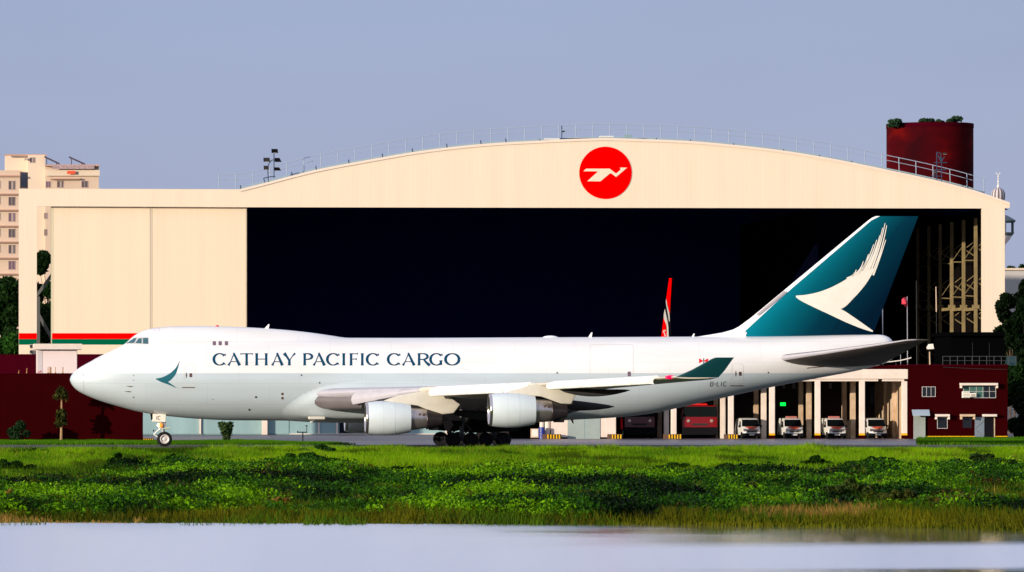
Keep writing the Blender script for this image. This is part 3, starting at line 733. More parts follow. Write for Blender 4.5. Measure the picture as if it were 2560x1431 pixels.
# engines
def engine(y, x0, zc, near):
    s = 1 if y < 0 else -1
    c = (x0, y, zc)
    mb = MB(); mb.lathe([(.22,1.285),(.45,1.325),(.9,1.375),(1.4,1.40),(2.0,1.395),(2.6,1.34),(3.1,1.26),(3.45,1.19),(3.66,1.15),(3.66,1.11),(3.2,1.16),(2.2,1.2)], c, 'x', 64)
    e = mb.build("engine", m_nac, jet, True)
    mb = MB(); mb.lathe([(.55,1.06),(.3,1.065),(.12,1.10),(.03,1.15),(0,1.19),(.03,1.23),(.10,1.26),(.22,1.287),(.26,1.27)], c, 'x', 64); mb.build("inlet_lip", m_lip, e, 'all')
    mb = MB(); mb.lathe([(.54,1.07),(1.0,1.10),(1.5,1.13)], c, 'x', 40); mb.build("inlet_duct", m_fair, e, 'all')
    mb = MB()
    for i in range(28):
        a = 2*math.pi*i/28; ca, sa = math.cos(a), math.sin(a); cb, sb = math.cos(a+.2), math.sin(a+.2)
        mb.add([(c[0]+1.15, y+.3*ca, zc+.3*sa), (c[0]+1.3, y+.3*cb, zc+.3*sb), (c[0]+1.45, y+1.12*cb, zc+1.12*sb), (c[0]+1.2, y+1.12*ca, zc+1.12*sa)], [(0,1,2,3)])
    mb.lathe([(.8,.01),(.9,.14),(1.05,.25),(1.25,.33),(1.5,.35)], c, 'x', 20)
    mb.lathe([(1.5,.0),(1.52,1.13)], c, 'x', 40); mb.build("fan", m_noz, e, True)
    mb = MB()
    for t in (1.42, 2.35):
        r = 1.404 if t < 2 else 1.372; mb.lathe([(t-.012, r-.004), (t-.008, r), (t+.008, r), (t+.012, r-.004)], c, 'x', 64)
    mb.build("cowl_seam", M("cowl seam paint", (.45,.52,.55), .5), e, 'all')
    cc = (x0, y, zc-.03)
    mb = MB(); mb.lathe([(3.2,1.02),(3.66,.98),(3.75,.955),(4.2,.90),(4.65,.83),(4.98,.76),(4.98,.72)], cc, 'x', 48); core = mb.build("core_cowl", m_core, e, True)
    mb = MB()
    cn = (x0, y, zc-.10)
    mb.lathe([(4.95,.80),(5.0,.82),(5.3,.72),(5.8,.58),(6.22,.49),(6.22,.45),(5.9,.46)], cn, 'x', 48); mb.build("exhaust_nozzle", m_noz, e, True)
    mb = MB(); mb.lathe([(5.6,.36),(6.2,.26),(6.7,.06),(6.72,.0)], cn, 'x', 24); mb.build("exhaust_cone", m_noz, e, True)
    mb = MB(); yy = y-s*.93
    for (a, b) in ((4.3, 4.52), (4.62, 4.82)):
        mb.add([(x0+a, y-s*.86, zc+.18), (x0+b, y-s*.81, zc+.18), (x0+b, y-s*.775, zc+.38), (x0+a, y-s*.83, zc+.38)], [(0,1,2,3) if s > 0 else (3,2,1,0)])
    mb.build("cowl_vent", m_brown, core)
    mb = MB(); mb.box(x0+5.15, x0+6.0, y-.12, y+.12, zc-.98, zc-.72); mb.build("drain_mast", m_dark, e, bevel=.05)
    # pylon
    f = (Y2s := (y if s > 0 else -y))
    if near == 'in': pl = [(957,1003),(975,996),(1000,988),(1040,981),(1075,976),(1120,990),(1150,1012),(1134,1033),(1107,1036.5),(1066,1024),(1044,1015),(1022,1012),(985,1006)]
    else: pl = [(1262,983),(1285,975),(1306,969),(1352,957),(1385,960),(1405,972),(1440,985),(1428,1010),(1402,1010),(1378,1001),(1352,992),(1330,990),(1295,985)]
    mb = MB(); poly = [(W(a, b, f).x, W(a, b, f).z) for a, b in pl]
    n = len(poly); cx = sum(p[0] for p in poly)/n; cz = sum(p[1] for p in poly)/n
    lay = []
    for t, k in ((-.36,.90),(-.30,.985),(-.2,1),(.2,1),(.30,.985),(.36,.90)): lay.append([(cx+(p[0]-cx)*k, y+t*.95, cz+(p[1]-cz)*k) for p in poly])
    mb.add([v for l in lay for v in l], [(i*n+j, i*n+(j+1) % n, (i+1)*n+(j+1) % n, (i+1)*n+j) for i in range(5) for j in range(n)]+[tuple(range(n-1,-1,-1)), tuple(range(5*n, 6*n))])
    mb.build("pylon", m_wing, e, True)
    return e
for s in (-1, 1):
    engine(s*11.7, -13.12, 2.42, 'in'); engine(s*20.8, -3.98, 3.10, 'out')

# landing gear
def wheel(mb, x, y, z, r, w, s):
    """tyre (material 0) and rim (material 1), axis along Y; s = outer side"""
    mb.mi = 0; h = w/2
    mb.lathe([(-h*.92,r*.62),(-h,r*.72),(-h*.96,r*.86),(-h*.72,r*.97),(-h*.3,r),(h*.3,r),(h*.72,r*.97),(h*.96,r*.86),(h,r*.72),(h*.92,r*.62)], (x, y, z), 'y', 32)
    mb.mi = 1
    for q in (-1, 1):
        mb.lathe([(q*h*.92,r*.62),(q*h*.98,r*.55),(q*h*.90,r*.50),(q*h*.45,r*.44),(q*h*.40,r*.28),(q*h*.62,r*.25),(q*h*.75,r*.16),(q*h*.76,.005)], (x, y, z), 'y', 28)
def gear_wheel(parent, x, y, z, r, w, rim):
    mb = MB(); wheel(mb, x, y, z, r, w, 1); return mb.build("wheel", [m_black, rim], parent, True)
# nose gear
g0 = W(411.5, 1098.0, -0.45); gx, gz_ = g0.x, .63
mb = MB(); mb.cyl((gx-.05, 0, gz_+.25), (gx-.32, 0, 2.75), .15, .17); mb.cyl((gx, -.45, gz_), (gx, .45, gz_), .09); mb.cyl((gx, 0, gz_), (gx-.08, 0, gz_+.6), .10)
mb.cyl((gx-.2, -.12, 1.55), (gx-.2, .12, 1.55), .16); mb.box(gx-.28, gx+.12, -.2, .2, 1.65, 2.1)
ng = mb.build("nose_gear", m_gear, jet, True)
mb = MB(); mb.path([(gx-.30, -.1, 1.58), (gx-.88, -.1, 1.02), (gx-.55, -.1, .78), (gx-.30, -.1, .82)], .045); mb.path([(gx-.30, .1, 1.58), (gx-.88, .1, 1.02), (gx-.55, .1, .78)], .045); mb.cyl((gx-.88,-.12,1.02),(gx-.88,.12,1.02),.05)
mb.build("torque_link", m_white, ng, True)
mb = MB(); mb.cyl((gx+.02, -.15, 1.52), (gx+.42, -.15, 1.56), .07, .07); mb.cyl((gx-.2, -.15, 1.5), (gx+.1, -.15, 1.52), .05); mb.build("steering_actuator", M("pale green metal", (.5,.58,.42), .4), ng, True)
mb = MB(); mb.lathe([(-.03,.01),(0,.07),(.05,.09),(.09,.07)], (gx-.94, -.1, 1.33), 'x', 14, (True, True)); mb.build("taxi_light", m_dark, ng, True)
for s in (-1, 1): gear_wheel(ng, gx, s*.46, gz_, .62, .42, m_rim)
mb = MB(); mb.lathe([(-.10,.01),(-.08,.09),(-.03,.13),(0,.15)], (gx-.48, -.20, 1.78), 'x', 18, (False, True))
mb.build("landing_lamp", M("lit lamp lens", (1.0, .62, .30), .3, emit=28), ng, 'all')
mb = MB(); mb.lathe([(0,.16),(.12,.20),(.28,.14),(.3,.01)], (gx-.47, -.20, 1.78), 'x', 18); mb.build("lamp_housing", M("amber lit housing", (.9,.22,.02), .4, emit=1.3), ng, True)
for s in (-1, 1):
    mb = MB(); pl = [(381.5,1054),(384,1035),(416,1036),(415,1057)]
    if s == -1: pl = [(380.8,1052.5),(383.5,1035.5),(414.8,1034.5),(413.5,1056)]
    mb.prism([(W(a, b, -.75).x, W(a, b, -.75).z) for a, b in pl], s*.78-.025, s*.78+.025)
    d = mb.build("nose_gear_door", m_logo, ng, bevel=.02)
    if s == -1:
        mb = MB(); S = lambda x, y, o: (lambda w: (w.x, -.815, w.z))(W(x, y, -.78))
        sans(mb, "IC", 389.5, 1049.5, 8.6, 5.6, 1.5, S, .05); mb.build("tail_letters", m_brown, d)
mb = MB(); mb.prism([(W(a, b, 0).x, W(a, b, 0).z) for a, b in ((376,1034),(381,1034),(381.5,1051),(378,1050))], -.5, .5); mb.build("forward_gear_door", m_dark, ng)
# main gear: two wing gears, two body gears, four wheels each; shade put into the near-black doors
def truck(y, xa, xb, top, xt):
    zc = .60; mb = MB(); xm = (xa+xb)/2
    mb.cyl((xa, y, zc+.05), (xb, y, zc+.05), .13); mb.cyl((xm, y, zc), (xm+xt, y, top), .19, .22)
    for x in (xa, xb): mb.cyl((x, y-.6, zc), (x, y+.6, zc), .09)
    mb.path([(xm+.1, y, zc+.4), (xm+.75, y, zc+.9), (xm+.2, y, 2.0)], .06); mb.path([(xm, y, 1.6), (xm+1.6, y, top)], .09); mb.path([(xm-.1, y, 1.5), (xm-.2, y*.45, 2.6)], .08)
    g = mb.build("main_landing_gear", m_geard, jet, True)
    for x in (xa, xb):
        for q in (-1, 1): gear_wheel(g, x, y+q*.56, zc, .60, .46, m_rimd)
    return g
for s in (1, -1):
    g = truck(-5.5*s, -5.45, -3.95, 3.4, 0)
    mb = MB(); mb.prism([(-6.6,3.5),(-4.35,3.5),(-4.35,1.55),(-5.2,1.28),(-5.95,1.35)], -4.6*s-.05, -4.6*s+.05); mb.build("gear_door", m_dark, g, bevel=.02)
    mb = MB(); mb.prism([(-4.0,3.2),(-2.6,3.2),(-2.6,1.25),(-3.95,1.3)], -4.6*s-.05, -4.6*s+.05) if False else mb.prism([(-5.6,2.2),(-4.7,2.2),(-4.8,1.7),(-5.4,1.7)], -6.05*s-.03, -6.05*s+.03); mb.build("gear_door", m_dark, g, bevel=.02)
    g = truck(-1.9*s, -2.42, -.92, 2.6, 0)
    mb = MB(); mb.prism([(-3.95,2.7),(.2,2.7),(.2,1.3),(-3.9,1.15)], -3.0*s-.05, -3.0*s+.05); mb.build("gear_door", m_dark, g, bevel=.02)
# ventral lamps and scoops on the fairing
mb = MB(); a = W(771, 1041, -3.1); b = W(813, 1046, -3.3); mb.box(a.x, b.x, -3.35, -2.5, b.z-.10, a.z-.02) ; mb.build("air_scoop", m_wing, jet, bevel=.06)
mb = MB(); a = W(780, 1054, -1); mb.lathe([(0,.2),(-.08,.16),(-.13,.02)], (a.x, -1, 2.1), 'z', 16, (True, True)); mb.build("belly_beacon", m_white, jet, True)
mb = MB(); mb.prism([(W(a, b, 0).x, W(a, b, 0).z) for a, b in ((1424,1045),(1432,1045),(1434.5,1060),(1431,1058))], -.04, .04); mb.build("belly_aerial", M("red aerial paint", (.35,.03,.03), .5), jet)
mb = MB(); c = W(1790, 992, 0); mb.lathe([(0,.16),(.05,.13),(.09,.02)], (c.x, 0, c.z), 'z', 12, (True, True)); mb.build("tail_skid_lamp", m_dark, jet)

# ------------------------------------------------------------------ hangar
HY = 190.0
m_cream = cladding("cream hangar cladding", (0.715, 0.605, 0.455), (0.755, 0.64, 0.485), 0.55)
m_cream2 = cladding("cream door cladding", (0.72, 0.60, 0.435), (0.755, 0.635, 0.465), 0.8)
m_roof = M("grey roof sheet", (0.25, 0.28, 0.31), 0.5, var=.1, scale=.4)
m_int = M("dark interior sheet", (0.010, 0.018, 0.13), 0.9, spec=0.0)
m_intf = M("hangar floor concrete", (0.03, 0.03, 0.035), 0.7)
m_red = M("red stripe paint", (0.90, 0.000, 0.000), 0.7, spec=0.0)
m_green = M("green stripe paint", (0.000, 0.105, 0.050), 0.7, spec=0.0)
m_maroon = M("maroon render", (0.024, 0.0001, 0.0008), 0.85, spec=0.02, var=.10, scale=.35, stretch=(1,1,.6), detail=9)
m_maroon2 = M("purple red render", (0.042, 0.0002, 0.0045), 0.85, spec=0.02, var=.10, scale=.3, detail=9)
m_truss = M("tan steel", (0.24, 0.185, 0.09), 0.6, var=.2, scale=.8)
m_rail = M("galvanised rail", (0.30, 0.36, 0.44), 0.5)
m_rdark = M("dark bracket steel", (0.03, 0.05, 0.09), 0.6)
hangar = thing("hangar", "huge cream aircraft hangar with arched roofline and dark open front", "hangar", (WX(617, HY), HY, 0))
ARC = [(600,473.7),(671.6,455.7),(730.6,440),(791,425),(873,409),(957,394),(1032,381),(1118,369.7),(1203,361),(1265.5,356.6),(1350.8,352.3),(1400,349.7),(1456,347.4),(1515,345.9),(1581,347.8),(1640,349.6),(1730,353.7),(1835,363),(1960,377.5),(2089,399),(2217.7,425),(2324.7,448),(2430,475),(2524,507)]
arc_f = pchip([a[0] for a in ARC], [a[1] for a in ARC])
def hp(px, py, Y=HY): w = W(px, py, Y); return (w.x, w.z)
arcpts = [(px, float(arc_f(px))) for px in np.linspace(600, 2524, 60)]
poly = [hp(47, 1095), hp(47, 472)] + [hp(*a) for a in arcpts] + [hp(2524, 521), hp(2512, 521), hp(2512, 1079), hp(2455, 1079), hp(2455, 521.5), hp(617, 518.5), hp(92, 516), hp(92, 1095)]
poly = [(x, max(z, 0.0)) for x, z in poly]
mb = MB(); mb.prism(poly, HY, HY+.5); facade = mb.build("facade", m_cream, hangar)
mb = MB()   # metal coping that follows the arch
prev = None
for (a, b) in zip(arcpts, arcpts[1:]):
    (x0, z0), (x1, z1) = hp(*a), hp(*b); mb.add([(x0, HY-.12, z0+.02), (x1, HY-.12, z1+.02), (x1, HY+.7, z1+.02), (x0, HY+.7, z0+.02), (x0, HY-.12, z0-.28), (x1, HY-.12, z1-.28)], [(0,1,2,3), (4,5,1,0)])
mb.build("roof_coping", M("cream coping", (.74,.62,.50), .5), hangar)
mb = MB()
ap2 = [hp(*a) for a in arcpts]
vs = []
for yy in (HY+.52, 272): vs += [(x, yy, z-.06) for x, z in ap2]
n = len(ap2); mb.add(vs, [(i, i+1, n+i+1, n+i) for i in range(n-1)]); mb.build("roof", m_roof, hangar, 'all')
mb = MB(); vs = []
for yy in (HY+.6, 271.5): vs += [(x, yy, z-.8) for x, z in ap2]
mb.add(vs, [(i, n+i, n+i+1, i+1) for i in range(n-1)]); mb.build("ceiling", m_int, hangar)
xl, xr = WX(604, HY), WX(2500, HY)
mb = MB(); mb.box(xl-.3, xl, HY+1.4, 272, 0, 28.5); mb.build("side_wall", m_cream, hangar)
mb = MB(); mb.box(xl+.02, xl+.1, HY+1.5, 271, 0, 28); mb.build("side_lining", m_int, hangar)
mb = MB(); mb.box(xr+.1, xr+.5, HY+.55, 272, 0, 27); mb.build("side_wall", m_cream, hangar)
mb = MB(); mb.box(xr, xr+.08, HY+.6, 271, 0, 26.8); mb.build("side_lining", M("shade dark wall lining", (.006,.005,.005), .9, spec=0.0), hangar)  # near black colour keeps the sunlit lining as dark as shade
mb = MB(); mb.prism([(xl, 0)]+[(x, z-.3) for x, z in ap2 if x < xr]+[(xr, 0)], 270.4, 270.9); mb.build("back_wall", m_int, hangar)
mb = MB(); mb.box(xl, xr, HY+.4, 271, 0.0, .03); mb.build("hangar_floor", m_intf, hangar)
# sliding doors parked at the left, in their own open frame
DY = HY+.75
for k, (a, b) in enumerate(((130, 377), (377.8, 617))):
    yy = DY + .5*k*0
    mb = MB(); mb.pbox(a, b, 508, 1084, yy, .35); d = mb.build("sliding_door", m_cream2, hangar)
    for (c0, c1, mm, nm) in ((833.5, 848, m_red, "red_stripe"), (848.1, 862, m_green, "green_stripe")):
        mb = MB(); mb.pbox(a, b, c0, c1, yy-.012, .01); mb.build(nm, mm, d)
    mb = MB(); mb.pbox(a, b, 887, 1084, yy-.012, .01); mb.build("door_base_panel", m_maroon2, d)
    for px in ((a+2, b-2)):
        mb = MB(); mb.pbox(px-1.0, px+1.0, 519, 833, yy-.02, .018)
        mb.build("door_edge_strip", bpy.data.materials.get("door edge trim") or M("door edge trim", (.55,.47,.33), .6), d)
mb = MB(); mb.pbox(127.5, 131, 517, 1083, DY+.05, 1.1); mb.build("door_end_plate", M("greenish door edge", (.42,.44,.30), .6), hangar)
for (c0, c1, mm, nm) in ((833.5, 848, m_red, "red_stripe"), (848.1, 862, m_green, "green_stripe")):
    mb = MB(); mb.pbox(47.3, 91.7, c0, c1, HY-.03, .025); mb.build(nm, mm, facade)
mb = MB(); mb.pbox(47.3, 91.7, 887, 1083, HY-.03, .025); mb.build("base_panel", m_maroon2, facade)
mb = MB(); a = W(94, 745, HY+2.5); 
for (p, q) in (((90, 742), (132, 685)), ((90, 775), (132, 852)), ((96, 742), (96, 1080))):
    p = W(*p, HY+3.0); q = W(*q, HY+3.0); mb.cyl(p, q, .26, .26, 4)
mb.build("frame_brace", M("grey brace steel", (.10,.10,.10), .6), hangar)
# roundel
c = W(1513.5, 432.5, HY-.05); mb = MB(); mb.lathe([(0, 3.10), (-.06, 3.10)], (c.x, HY-.02, c.z), 'y', 72, (True, True)); rd = mb.build("red_roundel", m_red, hangar)
Z5 = lambda x, y: (1420+x/8.944, 350+y/8.944)
bird = [Z5(*p) for p in ((343,703),(405,645),(930,645),(1075,755),(1180,665),(1158,622),(1322,622),(1075,832),(968,752),(938,752),(722,930),(432,926),(672,706))]
mb = MB(); mb.prism([hp(x, y, HY-.1) for x, y in reversed(bird)], HY-.13, HY-.09); mb.build("bird_emblem", m_cream, rd)
# steel columns and lacing along the right inner wall
XT = 76.0; ycol = [HY+8.2+7.85*k for k in range(6)]
for k, yy in enumerate(ycol):
    s = (yy-CY)/FPX; ztop = 25.6
    mb = MB(); mb.box(XT-.26, XT+.10, yy-.2, yy+.2, 0, ztop)
    zz = 1.5; st = 2.05
    while zz < ztop-2.2:
        mb.cyl((XT+.1, yy, zz), (xr, yy, zz-.75), .075, .075, 5); mb.cyl((XT+.1, yy, zz+.1), (xr, yy, zz+1.0), .06, .06, 5)
        mb.box(XT-.29, XT+.12, yy-.23, yy+.23, zz-.05, zz+.05); zz += st*2
    mb.box(XT-.45, XT+.3, yy-.35, yy+.35, WZ(768, yy)-.2, WZ(768, yy)+.25)
    mb.build("wall_column", m_truss, hangar)
    if k < len(ycol)-1:
        y2 = ycol[k+1]
        for z0 in (4.0, 8.2, 16.2, 20.5):
            mb = MB(); mb.cyl((XT, yy, z0), (XT, y2, z0+.2), .07, .07, 5); mb.build("wall_girt", m_truss, hangar)
            mb = MB(); mb.cyl((XT, yy, z0+2.2), (XT, y2, z0+.3), .06, .06, 5); mb.build("wall_brace", m_truss, hangar)
        mb = MB(); mb.box(XT-.1, XT+.6, yy, y2, WZ(770, yy)-.3, WZ(770, yy)+.05)
        mb.build("wall_girt", m_truss, hangar)
mb = MB(); mb.box(58, 58.4, 207, 270, 0, 27); mb.build("sun_block_wall", M("black sun block", (.0010,.0016,.0065), .9, spec=0.0), hangar)  # added wall that keeps direct sun off the deeper columns
# roof railing
RY = 195.0
rail_z = lambda px: W(px, float(arc_f(max(600, min(2524, px)))), HY).z
mb = MB(); rp_ = [(WX(px, RY), RY, rail_z(px)) for px in np.arange(545, 2478, 20)]
for h_, r_ in ((1.95, .045), (1.35, .035)): mb.path([(x, y, z+h_) for x, y, z in rp_], r_, 5)
mb.box
rail = mb.build("roof_railing", m_rail, hangar)
for px in np.arange(548, 2478, 42.5):
    x = WX(px, RY); z = rail_z(px); mb = MB(); mb.cyl((x, RY, z-.05), (x-.04, RY, z+1.97), .05, .05, 5); mb.build("railing_post", m_rail, rail)
mb = MB(); mb.path([(WX(px, RY-.5), RY-.5, rail_z(px)+.33) for px in np.arange(600, 2478, 20)], .10, 4); mb.build("roof_walkway", M("walkway teal grey", (.26,.36,.40), .6), hangar)
for px in (602.6, 730.6, 791, 873, 957, 1032, 1118, 1203, 1265.5, 1350.8, 1642, 1727, 1835, 1960, 2050, 2130):
    x, z = hp(px, float(arc_f(px))); mb = MB(); L = .45 if px < 1300 else .2
    mb.cyl((x, HY-.05, z-.05), (x-.08, HY-.05, z+L), .07, .06, 6); mb.build("roof_bracket", m_rdark, hangar)
for (a, b, c_, d) in ((1362,1400,346,350),(1418,1446,345,348.5),(1500,1534,340,344.5),(1562,1580,337,347)):
    mb = MB(); mb.pbox(a, b, c_, d, HY+2, 1.0); mb.build("roof_vent_box", M("pale vent metal %d" % a, (.55,.58,.55) if a < 1560 else (.2,.3,.32), .5), hangar)
mb = MB(); mb.pbox(1400, 1520, 345.5, 347.5, HY+1, .4); mb.build("roof_cable_tray", m_rdark, hangar)

# floodlights on the hangar roof
def flood(px0, py0, Y, heads, label, poles, lit):
    base = W(px0, py0, Y); t = thing("floodlight_mast", label, "floodlight", base)
    mb = MB()
    for pts in poles: mb.path([W(a, b, Y) for a, b in pts], .055, 6)
    mb.build("mast", m_rdark, t)
    for i, (x, y, w, h, tilt) in enumerate(heads):
        c = W(x, y, Y); s = (Y-CY)/FPX; hw, hh = w*s/2, h*s/2
        mb = MB(); mb.add([(c.x-hw*.9, c.y-.30, c.z+hh), (c.x+hw*.85, c.y-.30, c.z+hh), (c.x+hw*1.05+tilt*.1, c.y-.05, c.z-hh), (c.x-hw*.8+tilt*.1, c.y-.05, c.z-hh),
                  (c.x-hw*.7, c.y+.15, c.z+hh*1.0), (c.x+hw*.7, c.y+.15, c.z+hh*1.0), (c.x+hw*.7, c.y+.3, c.z-hh*.9), (c.x-hw*.7, c.y+.3, c.z-hh*.9)], [(3,2,1,0),(4,5,6,7),(0,1,5,4),(1,2,6,5),(2,3,7,6),(3,0,4,7)])
        hd = mb.build("lamp_head", m_dark if i not in lit else m_fair, t)
        if i in lit or i == 0:
            mb = MB(); mb.lathe([(-.05,.01),(-.03,.2),(.0,.26)], (c.x+.1, c.y-.2, c.z-hh*.95), 'z', 14, (False, True)); mb.build("lens", M("pale lens %d%d" % (px0, i), (.8,.75,.6), .2), hd)
    return t
flood(672, 458, 191.6, [(686,378,18,10,0),(666,400,18,10,0),(692,400.5,15,10,2),(665,420,14,10,0),(691,423,15,8,2)], "dark floodlight cluster of five heads on the left side of the arched roof",
      [[(671,456),(669.5,424),(672,410),(679,401),(685,400),(685,384)], [(685,446),(685,425),(685,400)], [(662,456),(659,446),(672,443),(688,441)]], (1, 3))
flood(2345, 452, 191.6, [(2360,384,12,4,0),(2337,429,9,4,0)], "thin lamp frame with small floodlights beside the red tower on the sloping roof",
      [[(2342,450),(2342,381),(2352,384),(2352,404),(2342,383)], [(2354,455),(2354,392)], [(2335,407),(2368,407)], [(2338,425),(2366,425)], [(2328,441),(2356,441)], [(2346,390),(2354,404),(2362,392)], [(2337,440),(2337,430)]], (0, 1))
flood(1405, 350, 196, [(1408,329,7,3,0)], "tiny single lamp on a thin pole near the top of the arch", [[(1404.5,352),(1404.5,314)], [(1404.5,330),(1410,330)]], ())

# small airliner parked nose-in inside the hangar
XF = WX(1671.6, 212.0)
pl_air = thing("parked_airliner", "airliner with red and white tail fin parked nose-in inside the dark hangar", "aeroplane", (XF, 212, 0))
m_airw = M("parked airliner paint", (.30,.30,.32), .4)
mb = MB(); mb.lathe([(-2,.15),(0,.5),(4,1.4),(9,2.3),(14,2.8),(20,2.9),(44,2.9),(49,2.3),(52,1.3),(53.5,.1)], (XF, 212, 5.6), 'y', 28, (True, True)); mb.build("fuselage", m_airw, pl_air, 'all')
def fa(px, py, X=None, off=0.0):
    X = (XF-.2) if X is None else X; s = (X-CX)/(px+100); return Vector((X-off, s*FPX+CY, CH+(991-py)*s))
FL = [(1652, 842, 1672, 842), (1654.5, 815, 1672.2, 815), (1659.5, 780, 1674.3, 780), (1665.7, 746.6, 1676.5, 746.6), (1670.5, 712, 1678.8, 712), (1672.8, 695.5, 1679.6, 695.5)]
sec = []
bl = fa(1649.5, 866); bt = fa(1671.5, 866)
for (a, b, c_, d) in [(1650, 866, 1671.8, 866)] + FL:
    le = fa(a, b); te = fa(c_, d); le.x = XF; te.x = XF; sec.append((le, te, .36))
ff = foil("tail_fin", sec, M("black fin paint", (.006,.006,.012), .4), pl_air, (1, 0, 0))
FAS = lambda x, y, o: tuple(fa(x, y, XF-.24-o*2))
mb = MB(); loft2(mb, [(1672.9,696),(1670.3,714),(1665.8,746)], [(1679.3,696),(1678.4,714),(1676.3,746)], FAS, 0, 12, 3)
loft2(mb, [(1665.8,746),(1669.5,765),(1674.4,783)], [(1676.3,746),(1675.5,765),(1674.6,783.5)], FAS, 0, 10, 3); mb.build("red_top_paint", m_red, ff)
mb = MB(); loft2(mb, [(1665,748),(1665.2,760),(1670.5,790),(1672.3,805)], [(1665.6,748),(1667.8,762),(1673.3,785),(1674.2,803)], FAS, .004, 12, 2)
loft2(mb, [(1661.9,773),(1659.2,795),(1666.3,815),(1667,843)], [(1662.3,773),(1665.8,790),(1670.6,815),(1671.6,843)], FAS, .002, 16, 3); mb.build("white_swoosh", m_white, ff)
mb = MB(); loft2(mb, [(1658.6,796),(1656.5,815),(1652.8,843)], [(1659.2,796),(1664.5,811),(1666.9,843)], FAS, 0, 12, 3); mb.build("red_base_paint", m_red, ff)
mb = MB(); ribbon(mb, [(1657,833),(1659.5,826.5),(1665.5,827)], [1,2.4,1.6], FAS, .01, 1.5); ribbon(mb, [(1659.5,827),(1663,841)], [1.6,3.2], FAS, .012, 1.5); mb.build("crane_emblem", m_white, ff)
for s in (-1, 1): foil("stabiliser", [((XF+s*.5, 223, 6.4), (XF+s*.5, 214, 6.4), .5), ((XF+s*7, 216, 7.2), (XF+s*7, 212, 7.2), .2)], m_airw, pl_air, (0, 0, 1))
for s in (-1, 1):
    foil("wing", [((XF+s*1, 246, 4.6), (XF+s*1, 236, 4.4), 1.0), ((XF+s*15, 236, 6.0), (XF+s*15, 232.5, 6.0), .4)], m_airw, pl_air, (0, 0, 1))
    mb = MB(); mb.lathe([(0,.6),(1.5,1.0),(3.5,1.0),(4,.85)], (XF+s*6, 240, 3.2), 'y', 24, (True, True)); mb.build("engine", m_airw, pl_air, True)
for x, y in ((0, 258), (-3, 238), (3, 238)):
    mb = MB(); mb.cyl((XF+x, y, .5), (XF+x, y, 3.5), .15); mb.cyl((XF+x-.35, y, .5), (XF+x+.35, y, .5), .5, n=20); mb.build("landing_gear", m_black, pl_air)

# ------------------------------------------------------------------ garages and office block (Y = 80)
GY = 80.0
m_cr = M("cream painted concrete", (0.72, 0.62, 0.53), 0.8, var=.08, scale=.8, detail=8)
m_crs = M("stained cream concrete", (0.62, 0.48, 0.34), 0.8, col2=(.45,.30,.18), scale=.8, detail=8)
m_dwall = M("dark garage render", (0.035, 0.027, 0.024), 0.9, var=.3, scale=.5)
m_dglass = M("dark window pane", (0.008, 0.010, 0.014), 0.15)
m_frame = M("white window frame", (.5,.48,.45), .5)
m_yel = M("safety yellow", (0.75, 0.42, 0.01), 0.6, var=.15, scale=4)
m_zinc = M("pale metal sheet", (.30,.38,.40), .45, var=.08, scale=1.2)
m_shut = M("grey green shutter", (0.25, 0.38, 0.39), 0.6, var=.16, scale=.22, stretch=(1,1,.4), detail=8)
m_tealdoor = M("pale green door sheet", (0.27, 0.31, 0.28), 0.6, var=.08, scale=.8)

office = thing("office_block", "maroon two storey office block with white window canopies at the right end", "building", (WX(2395, GY), GY, 0))
mb = MB(); a = W(2270.5, 915, GY); b = W(2519, 1100, GY); mb.box(a.x, b.x, GY, GY+12, 0, a.z); mb.build("wall", m_maroon, office)
mb = MB(); mb.box(a.x-.1, b.x+.1, GY-.1, GY+12.1, a.z, a.z+.12); mb.build("roof_slab", m_maroon2, office)
def window(par, x0, x1, y0, y1, bars=(2, 0), Y=GY, pane=None, frame=None):
    mb = MB(); t = 1.2; fr = frame or m_frame
    mb.pbox(x0, x0+t, y0, y1, Y-.06, .055); mb.pbox(x1-t, x1, y0, y1, Y-.06, .055); mb.pbox(x0+t, x1-t, y0, y0+t, Y-.06, .055); mb.pbox(x0+t, x1-t, y1-t, y1, Y-.06, .055)
    for i in range(bars[0]): xx = x0+(x1-x0)*(i+1)/(bars[0]+1); mb.pbox(xx-.5, xx+.5, y0+t, y1-t, Y-.05, .045)
    for i in range(bars[1]): yy = y0+(y1-y0)*(i+1)/(bars[1]+1); mb.pbox(x0+t, x1-t, yy-.4, yy+.4, Y-.048, .03)
    w = mb.build("window", fr, par)
    mb = MB(); mb.pbox(x0+t*.5, x1-t*.5, y0+t*.5, y1-t*.5, Y-.02, .017); mb.build("pane", pane or m_dglass, w); return w
def canopy(par, x0, x1, y0, y1, drop, d=.7, mat=None, Y=GY):
    mb = MB(); mb.pbox(x0, x1, y0, y1, Y-d, d-.003)
    if drop: mb.pbox(x0, x0+4, y1, y1+drop, Y-d*.9, d*.9-.003); mb.pbox(x1-4, x1, y1, y1+drop, Y-d*.9, d*.9-.003)
    return mb.build("window_canopy", mat or m_cr, par, bevel=.03)
window(office, 2305, 2339, 967, 992.5); window(office, 2408, 2490, 963, 995.5, (4, 1))
mb = MB(); mb.pbox(2409.5, 2460, 965, 994, GY-.03, .006); mb.build("blind", M("green blind", (.05,.13,.11), .4), office)
canopy(office, 2402, 2495.5, 958, 964, 7); window(office, 2343, 2369, 1043, 1072, (0, 0)); canopy(office, 2339.5, 2375, 1036, 1042, 7)
window(office, 2405.5, 2431, 1043, 1071.5, (0, 0), frame=m_maroon2); canopy(office, 2402.5, 2438.5, 1036, 1042, 7, mat=m_crs); canopy(office, 2458.7, 2493, 1036, 1042, 0)
mb = MB(); mb.pbox(2461, 2485, 1043, 1098, GY-.02, .017); mb.build("open_doorway", m_dark, office)
